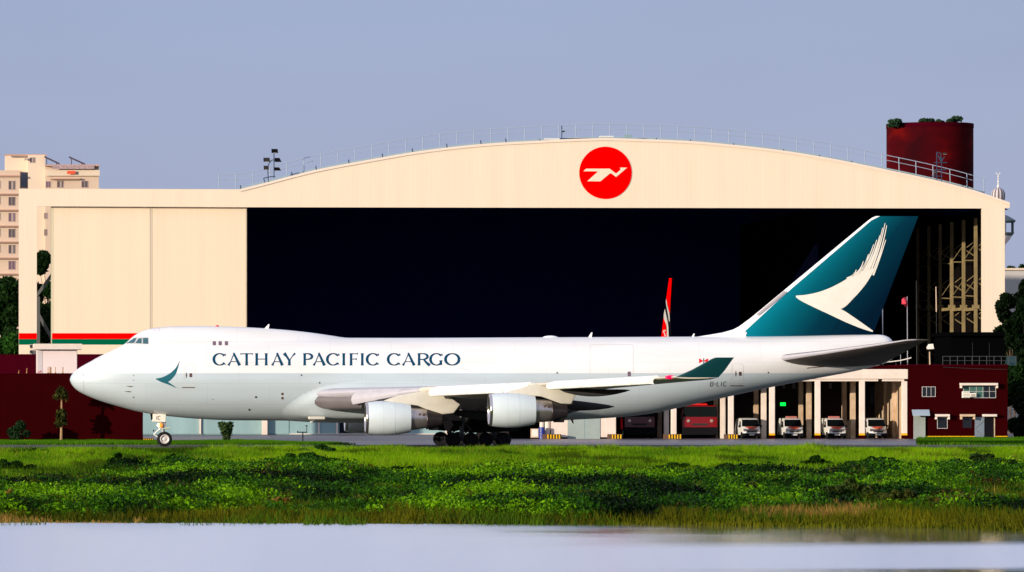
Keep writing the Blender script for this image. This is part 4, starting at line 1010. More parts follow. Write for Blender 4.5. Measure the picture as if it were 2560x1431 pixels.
mb = MB(); mb.pbox(2485, 2487.5, 1043, 1098, GY-.06, .057); mb.build("door_post", m_crs, office)
mb = MB(); mb.pbox(2437, 2460.7, 1043, 1098, GY-.10, .07); d = mb.build("door", M("grey blue door", (.16,.20,.24), .5, var=.1, scale=2), office)
mb = MB(); mb.path([W(2438, 1071, GY-.12), W(2459, 1052, GY-.12)], .03, 4); mb.path([W(2438, 1074, GY-.12), W(2459, 1093, GY-.12)], .03, 4); mb.build("door_brace", m_gear, d)
mb = MB(); mb.pbox(2284.5, 2313.5, 1038, 1098, GY-.22, .2); mb.build("door", m_tealdoor, office)
mb = MB(); a = W(2279.5, 1024.5, GY); b = W(2323, 1024.5, GY); c = W(2325, 1038, GY-1.0); d_ = W(2282, 1038, GY-1.0)
mb.add([a, b, c, d_]+[v-Vector((0,0,.06)) for v in (a, b, c, d_)], [(3,2,1,0),(4,5,6,7),(0,1,5,4),(1,2,6,5),(2,3,7,6),(3,0,4,7)]); mb.build("porch_roof", M("zinc sheet", (.38,.47,.55), .45), office)
for a, b in ((2313.8, 2436.5), (2488, 2518.5)):
    mb = MB(); mb.pbox(a, b, 1090.5, 1092.6, GY-.012, .009); mb.build("yellow_line", m_yel, office)
mb = MB(); mb.path([W(2357, 918, GY-.03), W(2430, 922, GY-.03), W(2516, 924, GY-.03)], .025, 4); mb.build("cable", m_fair, office)
for (a, b, c_, d, l) in ((2406, 2424.5, 979, 995, "larger cream air conditioner box below the wide office window"), (2425.5, 2441, 983, 993, "smaller flat air conditioner box below the wide office window")):
    t = thing("air_conditioner", l, "air conditioner", W((a+b)/2, d, GY-.3), "air conditioners on the office block")
    mb = MB(); mb.pbox(a, b, c_, d, GY-.42, .36); bd = mb.build("casing", m_logo, t, bevel=.02)
    mb = MB(); 
    for i in range(4): yy = c_+3+(d-c_-5)*i/3; mb.pbox(a+2, b-2, yy, yy+.8, GY-.435, .012)
    mb.build("grille", m_fair, t)
# railing on the office roof and dark shed behind
t = thing("roof_handrail", "thin grey handrail along the roof edge of the maroon office block", "railing", W(2440, 912, 84))
z1_ = WZ(891.5, 84); z0_ = a_z = WZ(915, GY)+.12
for yy in (z1_, (z1_+z0_)/2): pass
mb = MB(); mb.cyl(W(2356, 891.5, 84), W(2541, 891.5, 84), .03, .03, 5); mb.cyl(W(2356, 902, 84), W(2541, 902, 84), .02, .02, 5); mb.build("rail", M("dull rail grey", (.06,.065,.07), .6), t)
for px in np.arange(2357, 2542, 18.3):
    p = W(px, 891.5, 84); mb = MB(); mb.cyl(p, (p.x, 84, z0_), .03, .03, 5); mb.build("post", bpy.data.materials["dull rail grey"], t)
m_shed = M("tarred black sheet", (.0018,.0018,.002), .9, spec=0.0)
t = thing("dark_shed", "black flat roofed shed in front of the right hangar leg", "shed", (WX(2460, 140), 140, 0))
mb = MB(); a = W(2377, 831, 140); b = W(2513, 831, 140); mb.box(a.x, b.x, 140, 150, 0, a.z-.4); mb.build("wall", m_shed, t)
mb = MB(); mb.box(a.x-.4, b.x+.2, 139, 150.5, a.z-.4, a.z); mb.build("roof", m_shed, t)

garage = thing("vehicle_garage", "open fronted garage row with cream pillars and beam beside the maroon office block", "building", (WX(1900, GY), GY, 0))
gx0, gx1 = WX(1272, GY), WX(2270, GY)
zb0, zb1 = WZ(948, GY), WZ(923.5, GY)
mb = MB(); mb.box(gx0, gx1, GY, GY+.6, zb0, zb1); mb.build("front_beam", m_cr, garage, bevel=.04)
mb = MB(); mb.box(gx0, WX(2196, GY), GY+.15, GY+.75, WZ(953.5, GY), zb0-.003); mb.box(WX(2207, GY), WX(2261, GY), GY+.15, GY+.75, WZ(953.5, GY), zb0-.003); mb.build("lower_beam", m_cr, garage)
mb = MB(); mb.box(gx0, gx1, GY+.8, GY+18, zb1-.3, zb1); mb.build("roof_slab", m_dwall, garage)
mb = MB(); mb.box(gx0, gx1-.01, GY+1.0, GY+1.3, zb1+.003, WZ(914.5, GY)); mb.build("parapet", m_maroon, garage)
mb = MB(); mb.box(gx0, gx1, GY+17.5, GY+18, 0, zb1-.31); mb.build("back_wall", m_dwall, garage)
mb = MB(); mb.box(gx0-.3, gx0, GY, GY+18, 0, zb1-.31); mb.build("side_wall", m_dwall, garage)
mb = MB(); mb.box(gx1-.32, gx1-.02, GY+.9, GY+17.4, 0, zb1-.31); mb.build("side_wall", m_crs, garage)
PIL = [1685, 1828, 1931, 2045, 2156, 2262]
for px in PIL:
    X0 = WX(px, GY); w = .255
    mb = MB(); mb.box(X0-w, X0+w, GY+.02, GY+.52, .55 if px > 1900 else 0, WZ(953.5, GY)-.003); p = mb.build("pillar", m_cr, garage, bevel=.03)
    if px > 1900:
        mb = MB(); mb.box(X0-w, X0+w, GY+.02, GY+.52, .36, .55); mb.build("yellow_band", m_yel, p); mb = MB(); mb.box(X0-w, X0+w, GY+.02, GY+.52, 0, .36); mb.build("maroon_base", m_maroon, p)
    for k, dy in enumerate((5.2, 10.4)):
        mb = MB(); w2 = .24-.02*k; mb.box(X0-w2-.05, X0+w2-.05, GY+dy, GY+dy+.5, 0, zb1-.32); mb.build("inner_pillar", m_crs if k or px > 2000 else m_cr, garage)
mb = MB(); mb.box(WX(1378, GY), WX(1540, GY), GY+.1, GY+.4, .18, zb0-.01); mb.build("front_wall", m_cr, garage)
mb = MB(); mb.box(WX(1378, GY), WX(1540, GY), GY+.08, GY+.42, 0, .178); mb.build("wall_base", m_dark, garage)
mb = MB(); mb.pbox(1419, 1500, 1046, 1098, GY+.03, .05); d = mb.build("sliding_gate", M("grey green gate sheet", (.30,.36,.34), .6, var=.06, scale=.9), garage)
mb = MB(); mb.pbox(1460, 1461, 1047, 1097, GY+.01, .018); mb.build("gate_joint", m_shut, d)
for (a, b) in ((1955,1963),(1981,1989),(2043,2048),(2072,2080),(2106,2112)):
    mb = MB(); mb.pbox(a, b, 958, 972, GY+17.45, .04); mb.build("transom_pane", M("dim pane %d" % a, (.12,.13,.14), .4), garage)
mb = MB(); mb.pbox(2176, 2194, 966, 1010, GY+17.4, .08); mb.build("back_door", M("dim back door", (.05,.05,.07), .5), garage)
t = thing("exit_sign", "small glowing green sign inside the second ambulance bay", "sign", W(1957.5, 1011, GY+10))
mb = MB(); mb.pbox(1951, 1964, 1007, 1015, GY+10, .08); mb.build("lit_panel", M("lit green panel", (.0,1.0,.06), .5, emit=1.6), t)
mb = MB(); mb.pbox(1950, 1965, 1006, 1016, GY+10.09, .06); mb.cyl(W(1957, 1006, GY+10.1), (WX(1957, GY+10.1), GY+10.1, zb1-.31), .02); mb.build("housing", m_dark, t)

# black and yellow striped blocks round pillar feet
for (a, b, top, lab) in ((1357, 1403, 1086, "widest striped block left of the cream garage wall"), (1521, 1556, 1086, "striped block at the right end of the cream garage wall"), (1661, 1705, 1086, "striped block round the pillar between the two fire trucks"), (1813, 1846, 1086, "striped block round the pillar left of the leftmost ambulance"), (358, 384, 1097.5, "low striped barrier behind the nose wheel")):
    yy = GY-1.2 if a > 400 else 46.0
    t = thing("striped_block", "black and yellow " + lab, "barrier block", (WX((a+b)/2, yy), yy, 0), "black and yellow striped blocks")
    x0, x1 = WX(a, yy), WX(b, yy); zt = WZ(top, yy) if a > 400 else .33
    mb = MB(); mb.box(x0, x1, yy, yy+1.0, 0, zt); bd = mb.build("block", m_brown if a > 400 else m_dark, t, bevel=.02)
    n = 5 if (b-a) > 40 or a < 400 else 4
    sx = x0+(x1-x0)*(.22 if a > 400 else 0); mb = MB(); L = (x1-sx)/n
    for i in range(n): mb.add([(sx+i*L+L*.15, yy-.01, .04), (sx+i*L+L*.62, yy-.01, .04), (sx+i*L+L*.62, yy-.01, zt-.03), (sx+i*L+L*.15, yy-.01, zt-.03)], [(0,1,2,3)])
    mb.build("yellow_stripe", m_yel, bd)
    if a > 400:
        mb = MB()
        for i in range(n): mb.add([(sx+i*L+L*.62, yy-.012, .04), (sx+i*L+L*1.0, yy-.012, .04), (sx+i*L+L*1.0, yy-.012, zt-.03), (sx+i*L+L*.62, yy-.012, zt-.03)], [(0,1,2,3)])
        mb.build("black_stripe", m_dark, bd)
t = thing("oil_drum", "blue drum standing left of the round cream post", "drum", (WX(1355, GY-.5), GY-.5, 0))
mb = MB(); mb.lathe([(0,.3),(.02,.31),(.3,.31),(.32,.325),(.34,.31),(.62,.31),(.64,.325),(.66,.31),(1.15,.31),(1.17,.29)], (WX(1355, GY-.5), GY-.5, 0), 'z', 20, (True, True)); mb.build("barrel", M("blue drum paint", (.01,.03,.22), .4), t)
t = thing("utility_cabinet", "small cream cabinet standing beside the blue drum", "cabinet", (WX(1337, GY), GY-.3, 0))
mb = MB(); mb.pbox(1328, 1347, 1072, 1095, GY-.4, .6); mb.build("cabinet_body", m_crs, t, bevel=.03); mb = MB(); mb.pbox(1330, 1345, 1074, 1092, GY-.42, .02); mb.build("cabinet_door", m_logo, t)
for (px, w, l) in ((1356, 6, "round cream post standing behind the blue drum"), (1370, 7, "pinkish cream post with a thin red pipe by the striped block")):
    t = thing("round_post", l, "post", (WX(px, GY), GY+.4, 0), "posts left of the garage wall"); r = w*.0393
    mb = MB(); mb.cyl((WX(px, GY), GY+.4, 0), (WX(px, GY), GY+.4, zb0), r, n=16); mb.build("shaft", m_cr, t, True)
    mb = MB(); mb.cyl((WX(px, GY), GY+.4, 0), (WX(px, GY), GY+.4, .3), r*1.25, n=16); mb.build("foot", m_crs, t, True)

# ------------------------------------------------------------------ vehicles
def ambulance(cx, cy, label, lightbar, first=None):
    if first is not None: return copy_thing(first, (cx, cy, 0), label)
    t = thing("ambulance", label, "ambulance", (cx, cy, 0), "white ambulances in the garage bays")
    w, L, h = .94, 5.0, 2.02; mb = MB()
    # side profile (y from nose, z) with inward lean
    prof = [(0,.38),(-.02,.62),(.02,.84),(.22,1.02),(.75,1.16),(1.35,1.82),(1.65,1.96),(2.4,h),(4.6,h-.02),(4.95,1.85),(5.0,.9),(5.0,.38)]
    rows = []
    for (y, z) in prof:
        lean = .0 if z < 1.0 else (z-1.0)*.13; rn = .12 if y < .3 else 0
        rows.append([(cx-w+lean+rn, cy+y, z), (cx-w*.55, cy+y-(.10 if y < .9 else 0), z+(.03 if z > 1 else 0)), (cx+w*.55, cy+y-(.10 if y < .9 else 0), z+(.03 if z > 1 else 0)), (cx+w-lean-rn, cy+y, z)])
    n = len(rows); mb.add([v for r in rows for v in r], [(i*4+j+1, i*4+j, (i+1)*4+j, (i+1)*4+j+1) for i in range(n-1) for j in range(3)] + [tuple(i*4 for i in range(n))[::1], tuple(i*4+3 for i in range(n))[::-1], (0,1,2,3)[::-1], ((n-1)*4, (n-1)*4+1, (n-1)*4+2, (n-1)*4+3)])
    body = mb.build("body", M("white van paint", (.84,.83,.78), .35, coat=.4), t, True, bevel=.02)
    def fq(u0, u1, ya, za, yb, zb, off=.02):   # quad on the front slope
        return [(cx+u0*w, cy+ya-off-.08, za), (cx+u1*w, cy+ya-off-.08, za), (cx+u1*w*.90, cy+yb-off-.08, zb), (cx+u0*w*.90, cy+yb-off-.08, zb)]
    mb = MB(); mb.add([(cx-.93*w, cy+.60, 1.23), (cx+.93*w, cy+.60, 1.23), (cx+.83*w, cy+1.29, 1.89), (cx-.83*w, cy+1.29, 1.89)], [(0,1,2,3)]); mb.build("windscreen", M("van windscreen", (.004,.005,.006), .5, spec=.04), t)
    mb = MB(); mb.add([(cx-.5*w, cy+.10, 1.09), (cx+.5*w, cy+.10, 1.09), (cx+.66*w, cy+.50, 1.21), (cx-.66*w, cy+.50, 1.21), (cx-.14*w, cy-.06, .96), (cx+.14*w, cy-.06, .96)], [(0,1,2,3), (4,5,1,0)]); mb.build("bonnet_lettering", M("red van stripe", (.62,.10,.05), .5), t)
    mb = MB(); mb.box(cx-w*.97, cx+w*.97, cy-.14, cy+.2, .26, .56); bp = mb.build("bumper", m_dark, t, bevel=.05)
    mb = MB(); mb.box(cx-.26, cx+.26, cy-.155, cy-.145, .34, .46); mb.build("number_plate", m_frame, bp)
    mb = MB(); mb.box(cx-w*.5, cx+w*.5, cy-.13, cy-.08, .62, .76); mb.build("grille", m_fair, t)
    for s in (-1, 1):
        mb = MB(); mb.add([(cx+s*w*.92, cy+.10, .66), (cx+s*w*.56, cy-.09, .66), (cx+s*w*.56, cy-.06, .84), (cx+s*w*.90, cy+.16, .86)], [(0,1,2,3) if s < 0 else (3,2,1,0)]); mb.build("headlight", M("lamp glass", (.7,.7,.65), .1) if s < 0 else bpy.data.materials["lamp glass"], t)
        mb = MB(); mb.box(cx+s*(w+.02), cx+s*(w+.2), cy+1.0, cy+1.12, 1.12, 1.36); mb.build("wing_mirror", m_dark, t, bevel=.02)
        mb = MB(); mb.add([(cx+s*(w-.02), cy+1.15, 1.18), (cx+s*(w-.02), cy+2.3, 1.18), (cx+s*(w-.08), cy+2.3, 1.72), (cx+s*(w-.08), cy+1.55, 1.72)], [(0,1,2,3)]); mb.build("side_window", m_dglass, t)
        for y in (.85, 4.0):
            mb = MB(); wheel(mb, cx+s*.0, cy+y, .34, .34, .22, 1); mb2 = MB(); mb2.v = [(cx+s*(w-.10)+(v[1]-(cy+y)), cy+y+(v[0]-cx), v[2]) for v in mb.v]; mb2.f = mb.f; mb2.m = mb.m; mb2.build("wheel", [m_black, m_rimd], t, True)
    if lightbar:
        mb = MB(); mb.box(cx-.55, cx+.55, cy+1.75, cy+2.15, h+.02, h+.2); mb.build("light_bar", M("dull red lamp bar", (.45,.16,.13), .4), t, bevel=.05)
    return t
gvx = lambda px: WX(px, GY+2)
am1 = ambulance(gvx(1880)+0, GY+2.2, "leftmost plain roofed ambulance, right of the fire trucks", False)
ambulance(gvx(2196), GY+2.2, "rightmost plain roofed ambulance, beside the office block", False, am1)
am2 = ambulance(gvx(1985), GY+1.8, "ambulance with roof light bar parked under the green sign", True)
ambulance(gvx(2092), GY+1.8, "ambulance with roof light bar right of the one under the green sign", True, am2)

def fire_truck(px0, px1, cy, label, zt, red, lamp):
    X0, X1 = WX(px0, cy), WX(px1, cy); cx = (X0+X1)/2; w = (X1-X0)/2
    t = thing("fire_truck", label, "fire truck", (cx, cy, 0), "red fire trucks in the garage")
    mb = MB(); mb.prism([(cx-w, .9), (cx-w, zt-.5), (cx-w+.15, zt), (cx+w-.15, zt), (cx+w, zt-.5), (cx+w, .9)], cy, cy+2.2); cab = mb.build("cab", red, t, bevel=.08)
    mb = MB(); mb.box(cx-w*.98, cx+w*.98, cy+2.3, cy+9, .9, zt-.1); mb.build("body", red, t, bevel=.05)
    mb = MB(); mb.box(cx-w*.96, cx+w*.96, cy-.03, cy+.01, 2.15, zt-.12); ws = mb.build("windscreen", M("truck glass %d" % px0, (.006,.010,.010), .5, spec=.04), t)
    mb = MB(); mb.box(cx-.05, cx+.05, cy-.05, cy-.031, 2.15, zt-.12); mb.build("windscreen_bar", m_dark, ws)
    mb = MB(); mb.box(cx-w*1.02, cx+w*1.02, cy-.35, cy+.1, .35, 1.12); mb.build("bumper", m_dark, t, bevel=.06)
    for s in (-1, 1):
        mb = MB(); mb.lathe([(-.05,.02),(-.04,.14),(0,.17),(.05,.17)], (cx+s*w*.66, cy-.05, 1.75), 'y', 16); mb.build("headlight", lamp, t, True)
        mb = MB(); mb.box(cx+s*(w+.05), cx+s*(w+.25), cy-.3, cy-.1, 1.9, 2.5); mb.build("wing_mirror", m_dark, t)
        for y in (1.2, 6.8):
            mb = MB(); wheel(mb, cx, cy+y, .5, .5, .35, 1); m2 = MB(); m2.v = [(cx+s*(w-.2)+(v[1]-(cy+y)), cy+y+(v[0]-cx), v[2]) for v in mb.v]; m2.f = mb.f; m2.m = mb.m; m2.build("wheel", [m_black, m_rimd], t, True)
    mb = MB(); mb.box(cx-w*.45, cx+w*.45, cy-.04, cy+.01, 1.3, 1.5); mb.build("grille", m_fair, t)
    mb = MB(); mb.box(cx-.8, cx+.8, cy+.5, cy+.9, zt, zt+.18); mb.build("light_bar", m_redp, t, bevel=.04)
    return t
m_ftr = M("fire engine red", (.20,.001,.002), .25, coat=.4)
m_ftr2 = M("deep fire engine red", (.10,.000,.003), .3, coat=.3)
m_lamp = M("chrome lamp", (.7,.5,.4), .15, metal=.6)
fire_truck(1560, 1638, GY+6.5, "darker fire truck in the bay beside the cream garage wall", 3.0, m_ftr2, m_lamp)
fire_truck(1706, 1794, GY+6.0, "bright red fire truck in the bay left of the ambulances", 3.3, m_ftr, m_lamp)

# ------------------------------------------------------------------ poles on the roofs
def pole(px, y0, y1, Y, r, name, cat, label, mat):
    t = thing(name, label, cat, W(px, y0, Y)); mb = MB(); mb.cyl(W(px, y0, Y), W(px-1, y1, Y), r, r*.8, 6); mb.build("pole", mat, t); return t
m_pole = M("dull pole grey", (.30,.30,.34), .5)
t = pole(2269, 917, 742, 85, .045, "flag_pole", "flag pole", "tall thin pole with a small red flag on the garage roof", m_pole)
rows = []
for i in range(9):
    u = i/8; rows.append([tuple(W(2269-13*u+2*math.sin(u*5), 740+14*v+9*u+2*math.sin(u*7+v*4), 85+.25*math.sin(u*6+v*2))) for v in np.linspace(0, 1, 7)])
grid_mesh("flag", np.array(rows), M("faded red flag cloth", (.55,.05,.08), .8, var=.35, scale=1.2), t)
rows = [[tuple(W(2268-6*u, 757+8*v+3*u, 84.9+.2*math.sin(u*4))) for v in np.linspace(0, 1, 5)] for u in np.linspace(0, 1, 5)]
grid_mesh("flag_fold", np.array(rows), bpy.data.materials["faded red flag cloth"], t)
pole(2252, 917, 868, 85, .035, "roof_mast", "mast", "short thin mast left of the flag pole", m_pole)
pole(2292, 917, 702, 150, .05, "lamp_pole", "lamp pole", "dim slender pole with small lamp right of the tail fin", m_fair)
t = pole(2325, 917, 880, 85, .07, "roof_lamp", "lamp", "cream box lamp on a short post on the roof", m_crs)
mb = MB(); mb.prism([(W(a, b, 85).x, W(a, b, 85).z) for a, b in ((2317,870),(2322,861),(2332,860),(2334,873),(2319,874))], 84.7, 85.3); mb.build("lamp_box", m_logo, t, bevel=.03)
t = pole(2341, 780, 717, 150, .07, "light_tube", "lamp", "thin tan tube hanging before the hangar columns", m_crs); mb = MB(); mb.cyl(W(2341, 780, 150), (WX(2341,150), 150, 0), .03); mb.build("lower_pole", m_fair, t)
for px, a, b in ((2432, 915, 857), (2474, 915, 857)): pole(px, a, b, 86, .02, "whip_aerial", "aerial", "thin whip aerial above the handrail, %s one" % ("left" if px < 2450 else "right"), m_fair)
t = pole(2536, 915, 912, 88, .02, "roof_tank", "tank", "dark teal box at the right end of the roof handrail", m_fair); mb = MB(); mb.pbox(2521, 2541, 892, 914, 87, 1.0); mb.build("tank_body", M("dark teal", (.01,.04,.05), .5), t)
t = thing("roof_pipe", "thin pale curved pipe rising from the garage roof behind the jet's tail cone", "pipe", W(2195, 915, 84))
mb = MB(); mb.path([W(a, b, 84) for a, b in ((2190,914.5),(2215,906),(2235,904),(2252,901.5),(2265,898.5),(2278,895))], .055, 6); mb.build("pipe_run", m_logo, t); mb = MB(); mb.cyl(W(2240, 903, 84), (WX(2240, 84), 84, zb1+.01), .03); mb.build("pipe_support", m_fair, t)

# ------------------------------------------------------------------ left side buildings
t = thing("maroon_building", "long plain dark maroon building behind the jet's nose", "building", (WX(150, 47), 47, 0))
a = W(-260, 935, 47); b = W(357.5, 1106, 47)
mb = MB(); mb.box(a.x, b.x, 47, 60, 0, a.z); mb.build("wall", m_maroon, t)
mb = MB(); mb.box(a.x, b.x+.04, 46.95, 60.05, a.z, a.z+.06); mb.build("roof_edge", m_maroon2, t)
for i, (px, h, c_) in enumerate(((120,17,0),(124.5,18,1),(127,16,1),(138.5,17,0),(157,17,1),(47,9,0),(67,14,1))):
    r = thing("rebar_stub", "rusty steel bar sticking up from the maroon roof, number %d counted from the nose side" % (i+1), "steel bar", W(px, 935, 52), "rusty bars on the maroon roof")
    r["label"] = ["slim rusty bar before the white annex, left of the close pair", "thicker rusty bar of the close pair before the white annex", "shorter rusty bar right beside the thicker one", "rusty bar in the middle of the white annex front", "rusty bar nearest the jet's nose before the white annex", "short bar on the maroon roof, leftmost of all", "tan bar on the maroon roof left of the white annex"][i]
    mb = MB(); mb.cyl(W(px, 935.5, 52), W(px+.3, 935-h, 52), .045 if c_ else .03, n=6); mb.cyl(W(px, 935.5, 52), W(px, 932, 52), .09, n=6); mb.build("bar", M("rusty steel %d" % i, (.38,.20,.08), .8), r)
t = thing("red_tarp", "small crumpled red tarp at the foot of the white annex", "tarp", W(98, 935, 50))
rows = [[tuple(W(93+11*u, 934.5-(7*math.sin(u*2.6)+2*math.sin(u*9))*(1-abs(v-.5)), 50+v)) for v in np.linspace(0, 1, 5)] for u in np.linspace(0, 1, 9)]
grid_mesh("tarp", np.array(rows), M("red tarp cloth", (.6,.03,.03), .7), t)
t = thing("rear_wall", "purple red wall below the cream hangar doors on the left", "wall", (WX(150, 156), 156, 0))
a = W(-300, 887, 156); b = W(352, 1100, 156); mb = MB(); mb.box(a.x, b.x, 156, 157, 0, a.z); mb.build("wall", m_maroon2, t)
mb = MB(); mb.box(a.x, b.x, 155.95, 157.05, a.z, a.z+.05); mb.build("wall_coping", m_maroon, t)
t = thing("white_annex", "small white flat roofed annex between the maroon walls left of the nose", "building", (WX(142, 110), 110, 0))
mb = MB(); a = W(92.5, 874, 110); b = W(193, 1100, 110); mb.box(a.x, b.x, 110, 116, 0, a.z-.003); mb.build("wall", M("off white render", (.66,.56,.52), .8, var=.04, scale=.6), t)
mb = MB(); a = W(84, 860, 110); b = W(205, 874, 110); mb.box(a.x, b.x, 109.2, 116.5, b.z, a.z); mb.build("roof_slab", M("slab paint", (.66,.58,.50), .8, var=.06, scale=.8), t)
mb = MB(); mb.pbox(107, 192, 878, 936, 109.93, .06); mb.build("roller_door", M("pink white door", (.70,.60,.58), .7, var=.02, scale=1), t)
mb = MB(); mb.pbox(94, 106, 877, 936, 109.95, .04); mb.build("side_panel", M("grey white panel", (.52,.48,.48), .7), t)
for (yy, l) in ((866, "upper"), (880, "lower")):
    q = thing("wall_unit", "grey round wall unit left of the white annex, %s one" % l, "air conditioner", W(78, yy, 189), "grey units beside the annex")
    mb = MB(); mb.pbox(73, 83, yy-5, yy+5, 189.2, .75); mb.build("unit_body", M("unit grey "+l, (.45,.40,.36), .6), q, bevel=.15); mb = MB(); c = W(78, yy, 189.18); mb.lathe([(0,.02),(0,.18)], c, 'y', 14); mb.build("fan_guard", m_fair, q)

# shutter building far left of centre, seen below the jet
SY = 140.0
t = thing("shutter_building", "long low building with grey green roller shutters and cream posts seen under the fuselage", "building", (WX(700, SY), SY, 0))
ztop = WZ(905, SY)
a = W(330, 900, SY); b = W(1400, 1087, SY); mb = MB(); mb.box(a.x, b.x, SY, SY+12, 0, ztop); mb.build("wall", M("grey teal render", (.24,.36,.37), .8, var=.12, scale=.3), t)
edges = [357, 500, 662, 725, 797, 846]
for x0, x1 in ((345,498),(503,655),(669,722),(724,795),(799,840),(1022,1112),(1118,1265),(1268,1395)):
    mb = MB(); mb.pbox(x0, x1, 960, 1085, SY-.08, .07); mb.build("roller_shutter", m_shut, t)
for px, w in ((500.5,4),(662,13),(797,4),(842.5,5),(1115,4)):
    mb = MB(); mb.pbox(px-w/2, px+w/2, 950, 1085 if w < 10 else 1087, SY-.3 if w < 10 else SY-.8, .2 if w < 10 else .7); mb.build("post", m_cr, t)
mb = MB(); mb.pbox(849, 914, 960, 1083, SY-.06, .05); mb.build("open_doorway", M("blue black opening", (.006,.010,.018), .6), t)
mb = MB(); mb.pbox(724, 1400, 1084.6, 1086.6, SY-.35, .3); mb.build("white_plinth", m_cr, t)
mb = MB(); mb.box(a.x-.4, b.x+.3, SY-1.0, SY+12.5, ztop, ztop+.35); mb.build("roof", m_roof, t)
t = thing("striped_block", "black and white striped foot of the wide cream post under the fuselage", "barrier block", (WX(662, SY-2), SY-2, 0), "black and yellow striped blocks")
mb = MB(); mb.pbox(654, 678, 1087, 1092.5, SY-2, .8); bd = mb.build("block", m_dark, t)
mb = MB(); [mb.pbox(x, x+3, 1087.3, 1091, SY-2.012, .01) for x in (655, 660, 665, 669.5)]; mb.build("yellow_stripe", m_yel, bd)
t = thing("trolley_frame", "dark T shaped equipment stand on the grass edge under the fuselage", "equipment stand", (WX(757, 40), 40, 0))
mb = MB(); y_ = 40; mb.path([W(757, 1106, y_), W(757, 1081, y_)], .05); mb.path([W(743, 1081, y_), W(768, 1081, y_)], .05); mb.path([W(744, 1077, y_), W(744, 1083, y_)], .04); mb.path([W(767, 1065, y_), W(767, 1083, y_)], .03); mb.box(WX(764,y_), WX(769,y_), y_-.05, y_+.05, WZ(1066,y_), WZ(1063.5,y_)); mb.build("frame", m_dark, t)

# ------------------------------------------------------------------ background buildings
tower = thing("red_tower", "tall round deep red tower rising behind the right end of the hangar roof", "building", (WX(2324, 300), 300, 0))
m_tw = bpy.data.materials.new("stained red render"); m_tw.use_nodes = True
nt = m_tw.node_tree; b_ = nt.nodes["Principled BSDF"]; b_.inputs["Roughness"].default_value = .85
tc = nt.nodes.new("ShaderNodeTexCoord"); mp = nt.nodes.new("ShaderNodeMapping"); mp.inputs["Scale"].default_value = (.7, .7, 1.0); mp.inputs["Location"].default_value = (3.4, 0, 2.2)
nz = nt.nodes.new("ShaderNodeTexNoise"); nz.inputs["Scale"].default_value = .16; nz.inputs["Detail"].default_value = 5
rp = nt.nodes.new("ShaderNodeValToRGB"); e = rp.color_ramp.elements; e[0].position = .36; e[0].color = (.022,.0004,.002,1); e[1].position = .68; e[1].color = (.16,.004,.001,1); q = e.new(.52); q.color = (.055,.0004,.002,1); b_.inputs['Specular IOR Level'].default_value = .05
nt.links.new(tc.outputs["Object"], mp.inputs[0]); nt.links.new(mp.outputs[0], nz.inputs["Vector"]); nt.links.new(nz.outputs["Fac"], rp.inputs[0]); nt.links.new(rp.outputs[0], b_.inputs["Base Color"])
tcx, tr, th_ = WX(2324.7, 306), 107.2*(306-CY)/FPX, WZ(312.5, 306)
mb = MB(); mb.lathe([(0, tr), (th_, tr), (th_, tr-.3), (th_-.5, tr-.3)], (tcx, 306, 0), 'z', 96, (False, True)); mb.build("wall", m_tw, tower, True)
mb = MB(); mb.lathe([(th_-.5, tr+.01), (th_-.5, tr+.05), (th_+.10, tr+.05), (th_+.10, tr-.28), (th_, tr-.28)], (tcx, 306, 0), 'z', 96); mb.build("parapet", m_maroon2, tower, True)

AY = 560.0
m_apt = M("peach render", (0.60, 0.455, 0.35), 0.85, var=.07, scale=.12, detail=8)
m_apt2 = M("pale peach render", (0.68, 0.555, 0.43), 0.85, var=.05, scale=.12)
m_led = M("dusky ledge", (0.48, 0.29, 0.22), 0.85)
m_cur = M("curtained pane", (.10,.08,.09), .3); m_cur2 = M("pale curtain", (.42,.34,.30), .5)
apt = thing("apartment_block", "tall peach apartment block with balconies behind the left end of the hangar", "building", (WX(120, AY), AY, 0))
def mass(x0, x1, ytop, Yf, dep, mat=m_apt):
    mb = MB(); a = W(x0, ytop, Yf); b = W(x1, ytop, Yf); mb.box(a.x, b.x, Yf, Yf+dep, 0, a.z); return mb.build("wing", mat, apt)
mass(-60, 50, 426, AY, 14); mass(50, 70, 431, AY+2.5, 11, m_apt); mass(70, 113, 388, AY+1, 12, m_apt2); mass(113, 247, 415, AY, 14); mass(13, 70, 389, AY+4, 9, m_apt2)
for (x0, x1, y0, y1, Yf, dd) in [(-62,51,438,442,AY,.5)]+[(-62,51,y,y+3,AY,.7) for y in (484,524,564,604,644,684)]+[(112,249,412,416,AY,1.0),(116,249,425,440,AY,.5),(126,200,446,449,AY,.8),(112,230,484,487,AY,.5)]+[(11,117,386,389.5,AY+3,.6)]:
    mb = MB(); mb.pbox(x0, x1, y0, y1, Yf-dd, dd-.003); mb.build("ledge", m_led if (y1-y0) < 5 else m_apt2, apt)
k = 0
for (x0, x1, ya, yb) in [(20.5,38.5,y,y+23) for y in (452,492,532,572,612,652)]+[(-8,1,y,y+20) for y in (452,492,532,572,612)]+[(114,127,453,470),(142,159,452,470),(203,220.5,452,470),(110,119,532,548),(110,118,573,590),(74,88,393.5,407.5)]:
    k += 1; YY = AY if x0 != 74 else AY+4-2.9
    if x0 == 74: YY = AY+1
    window(apt, x0, x1, ya, yb, (1, 0), YY, m_cur if k % 3 else m_win, M("peach frame", (.5,.36,.3), .6) if k == 1 else bpy.data.materials["peach frame"])
    if k % 2: mb = MB(); mb.pbox(x0+(x1-x0)*.45, x0+(x1-x0)*.7, ya+2, yb-2, YY-.03, .008); mb.build("curtain", m_cur2, apt)
mb = MB(); mb.pbox(52, 68, 432, 468, AY+2.44, .05); mb.build("stair_glazing", M("blue grey glazing", (.12,.15,.24), .3), apt)
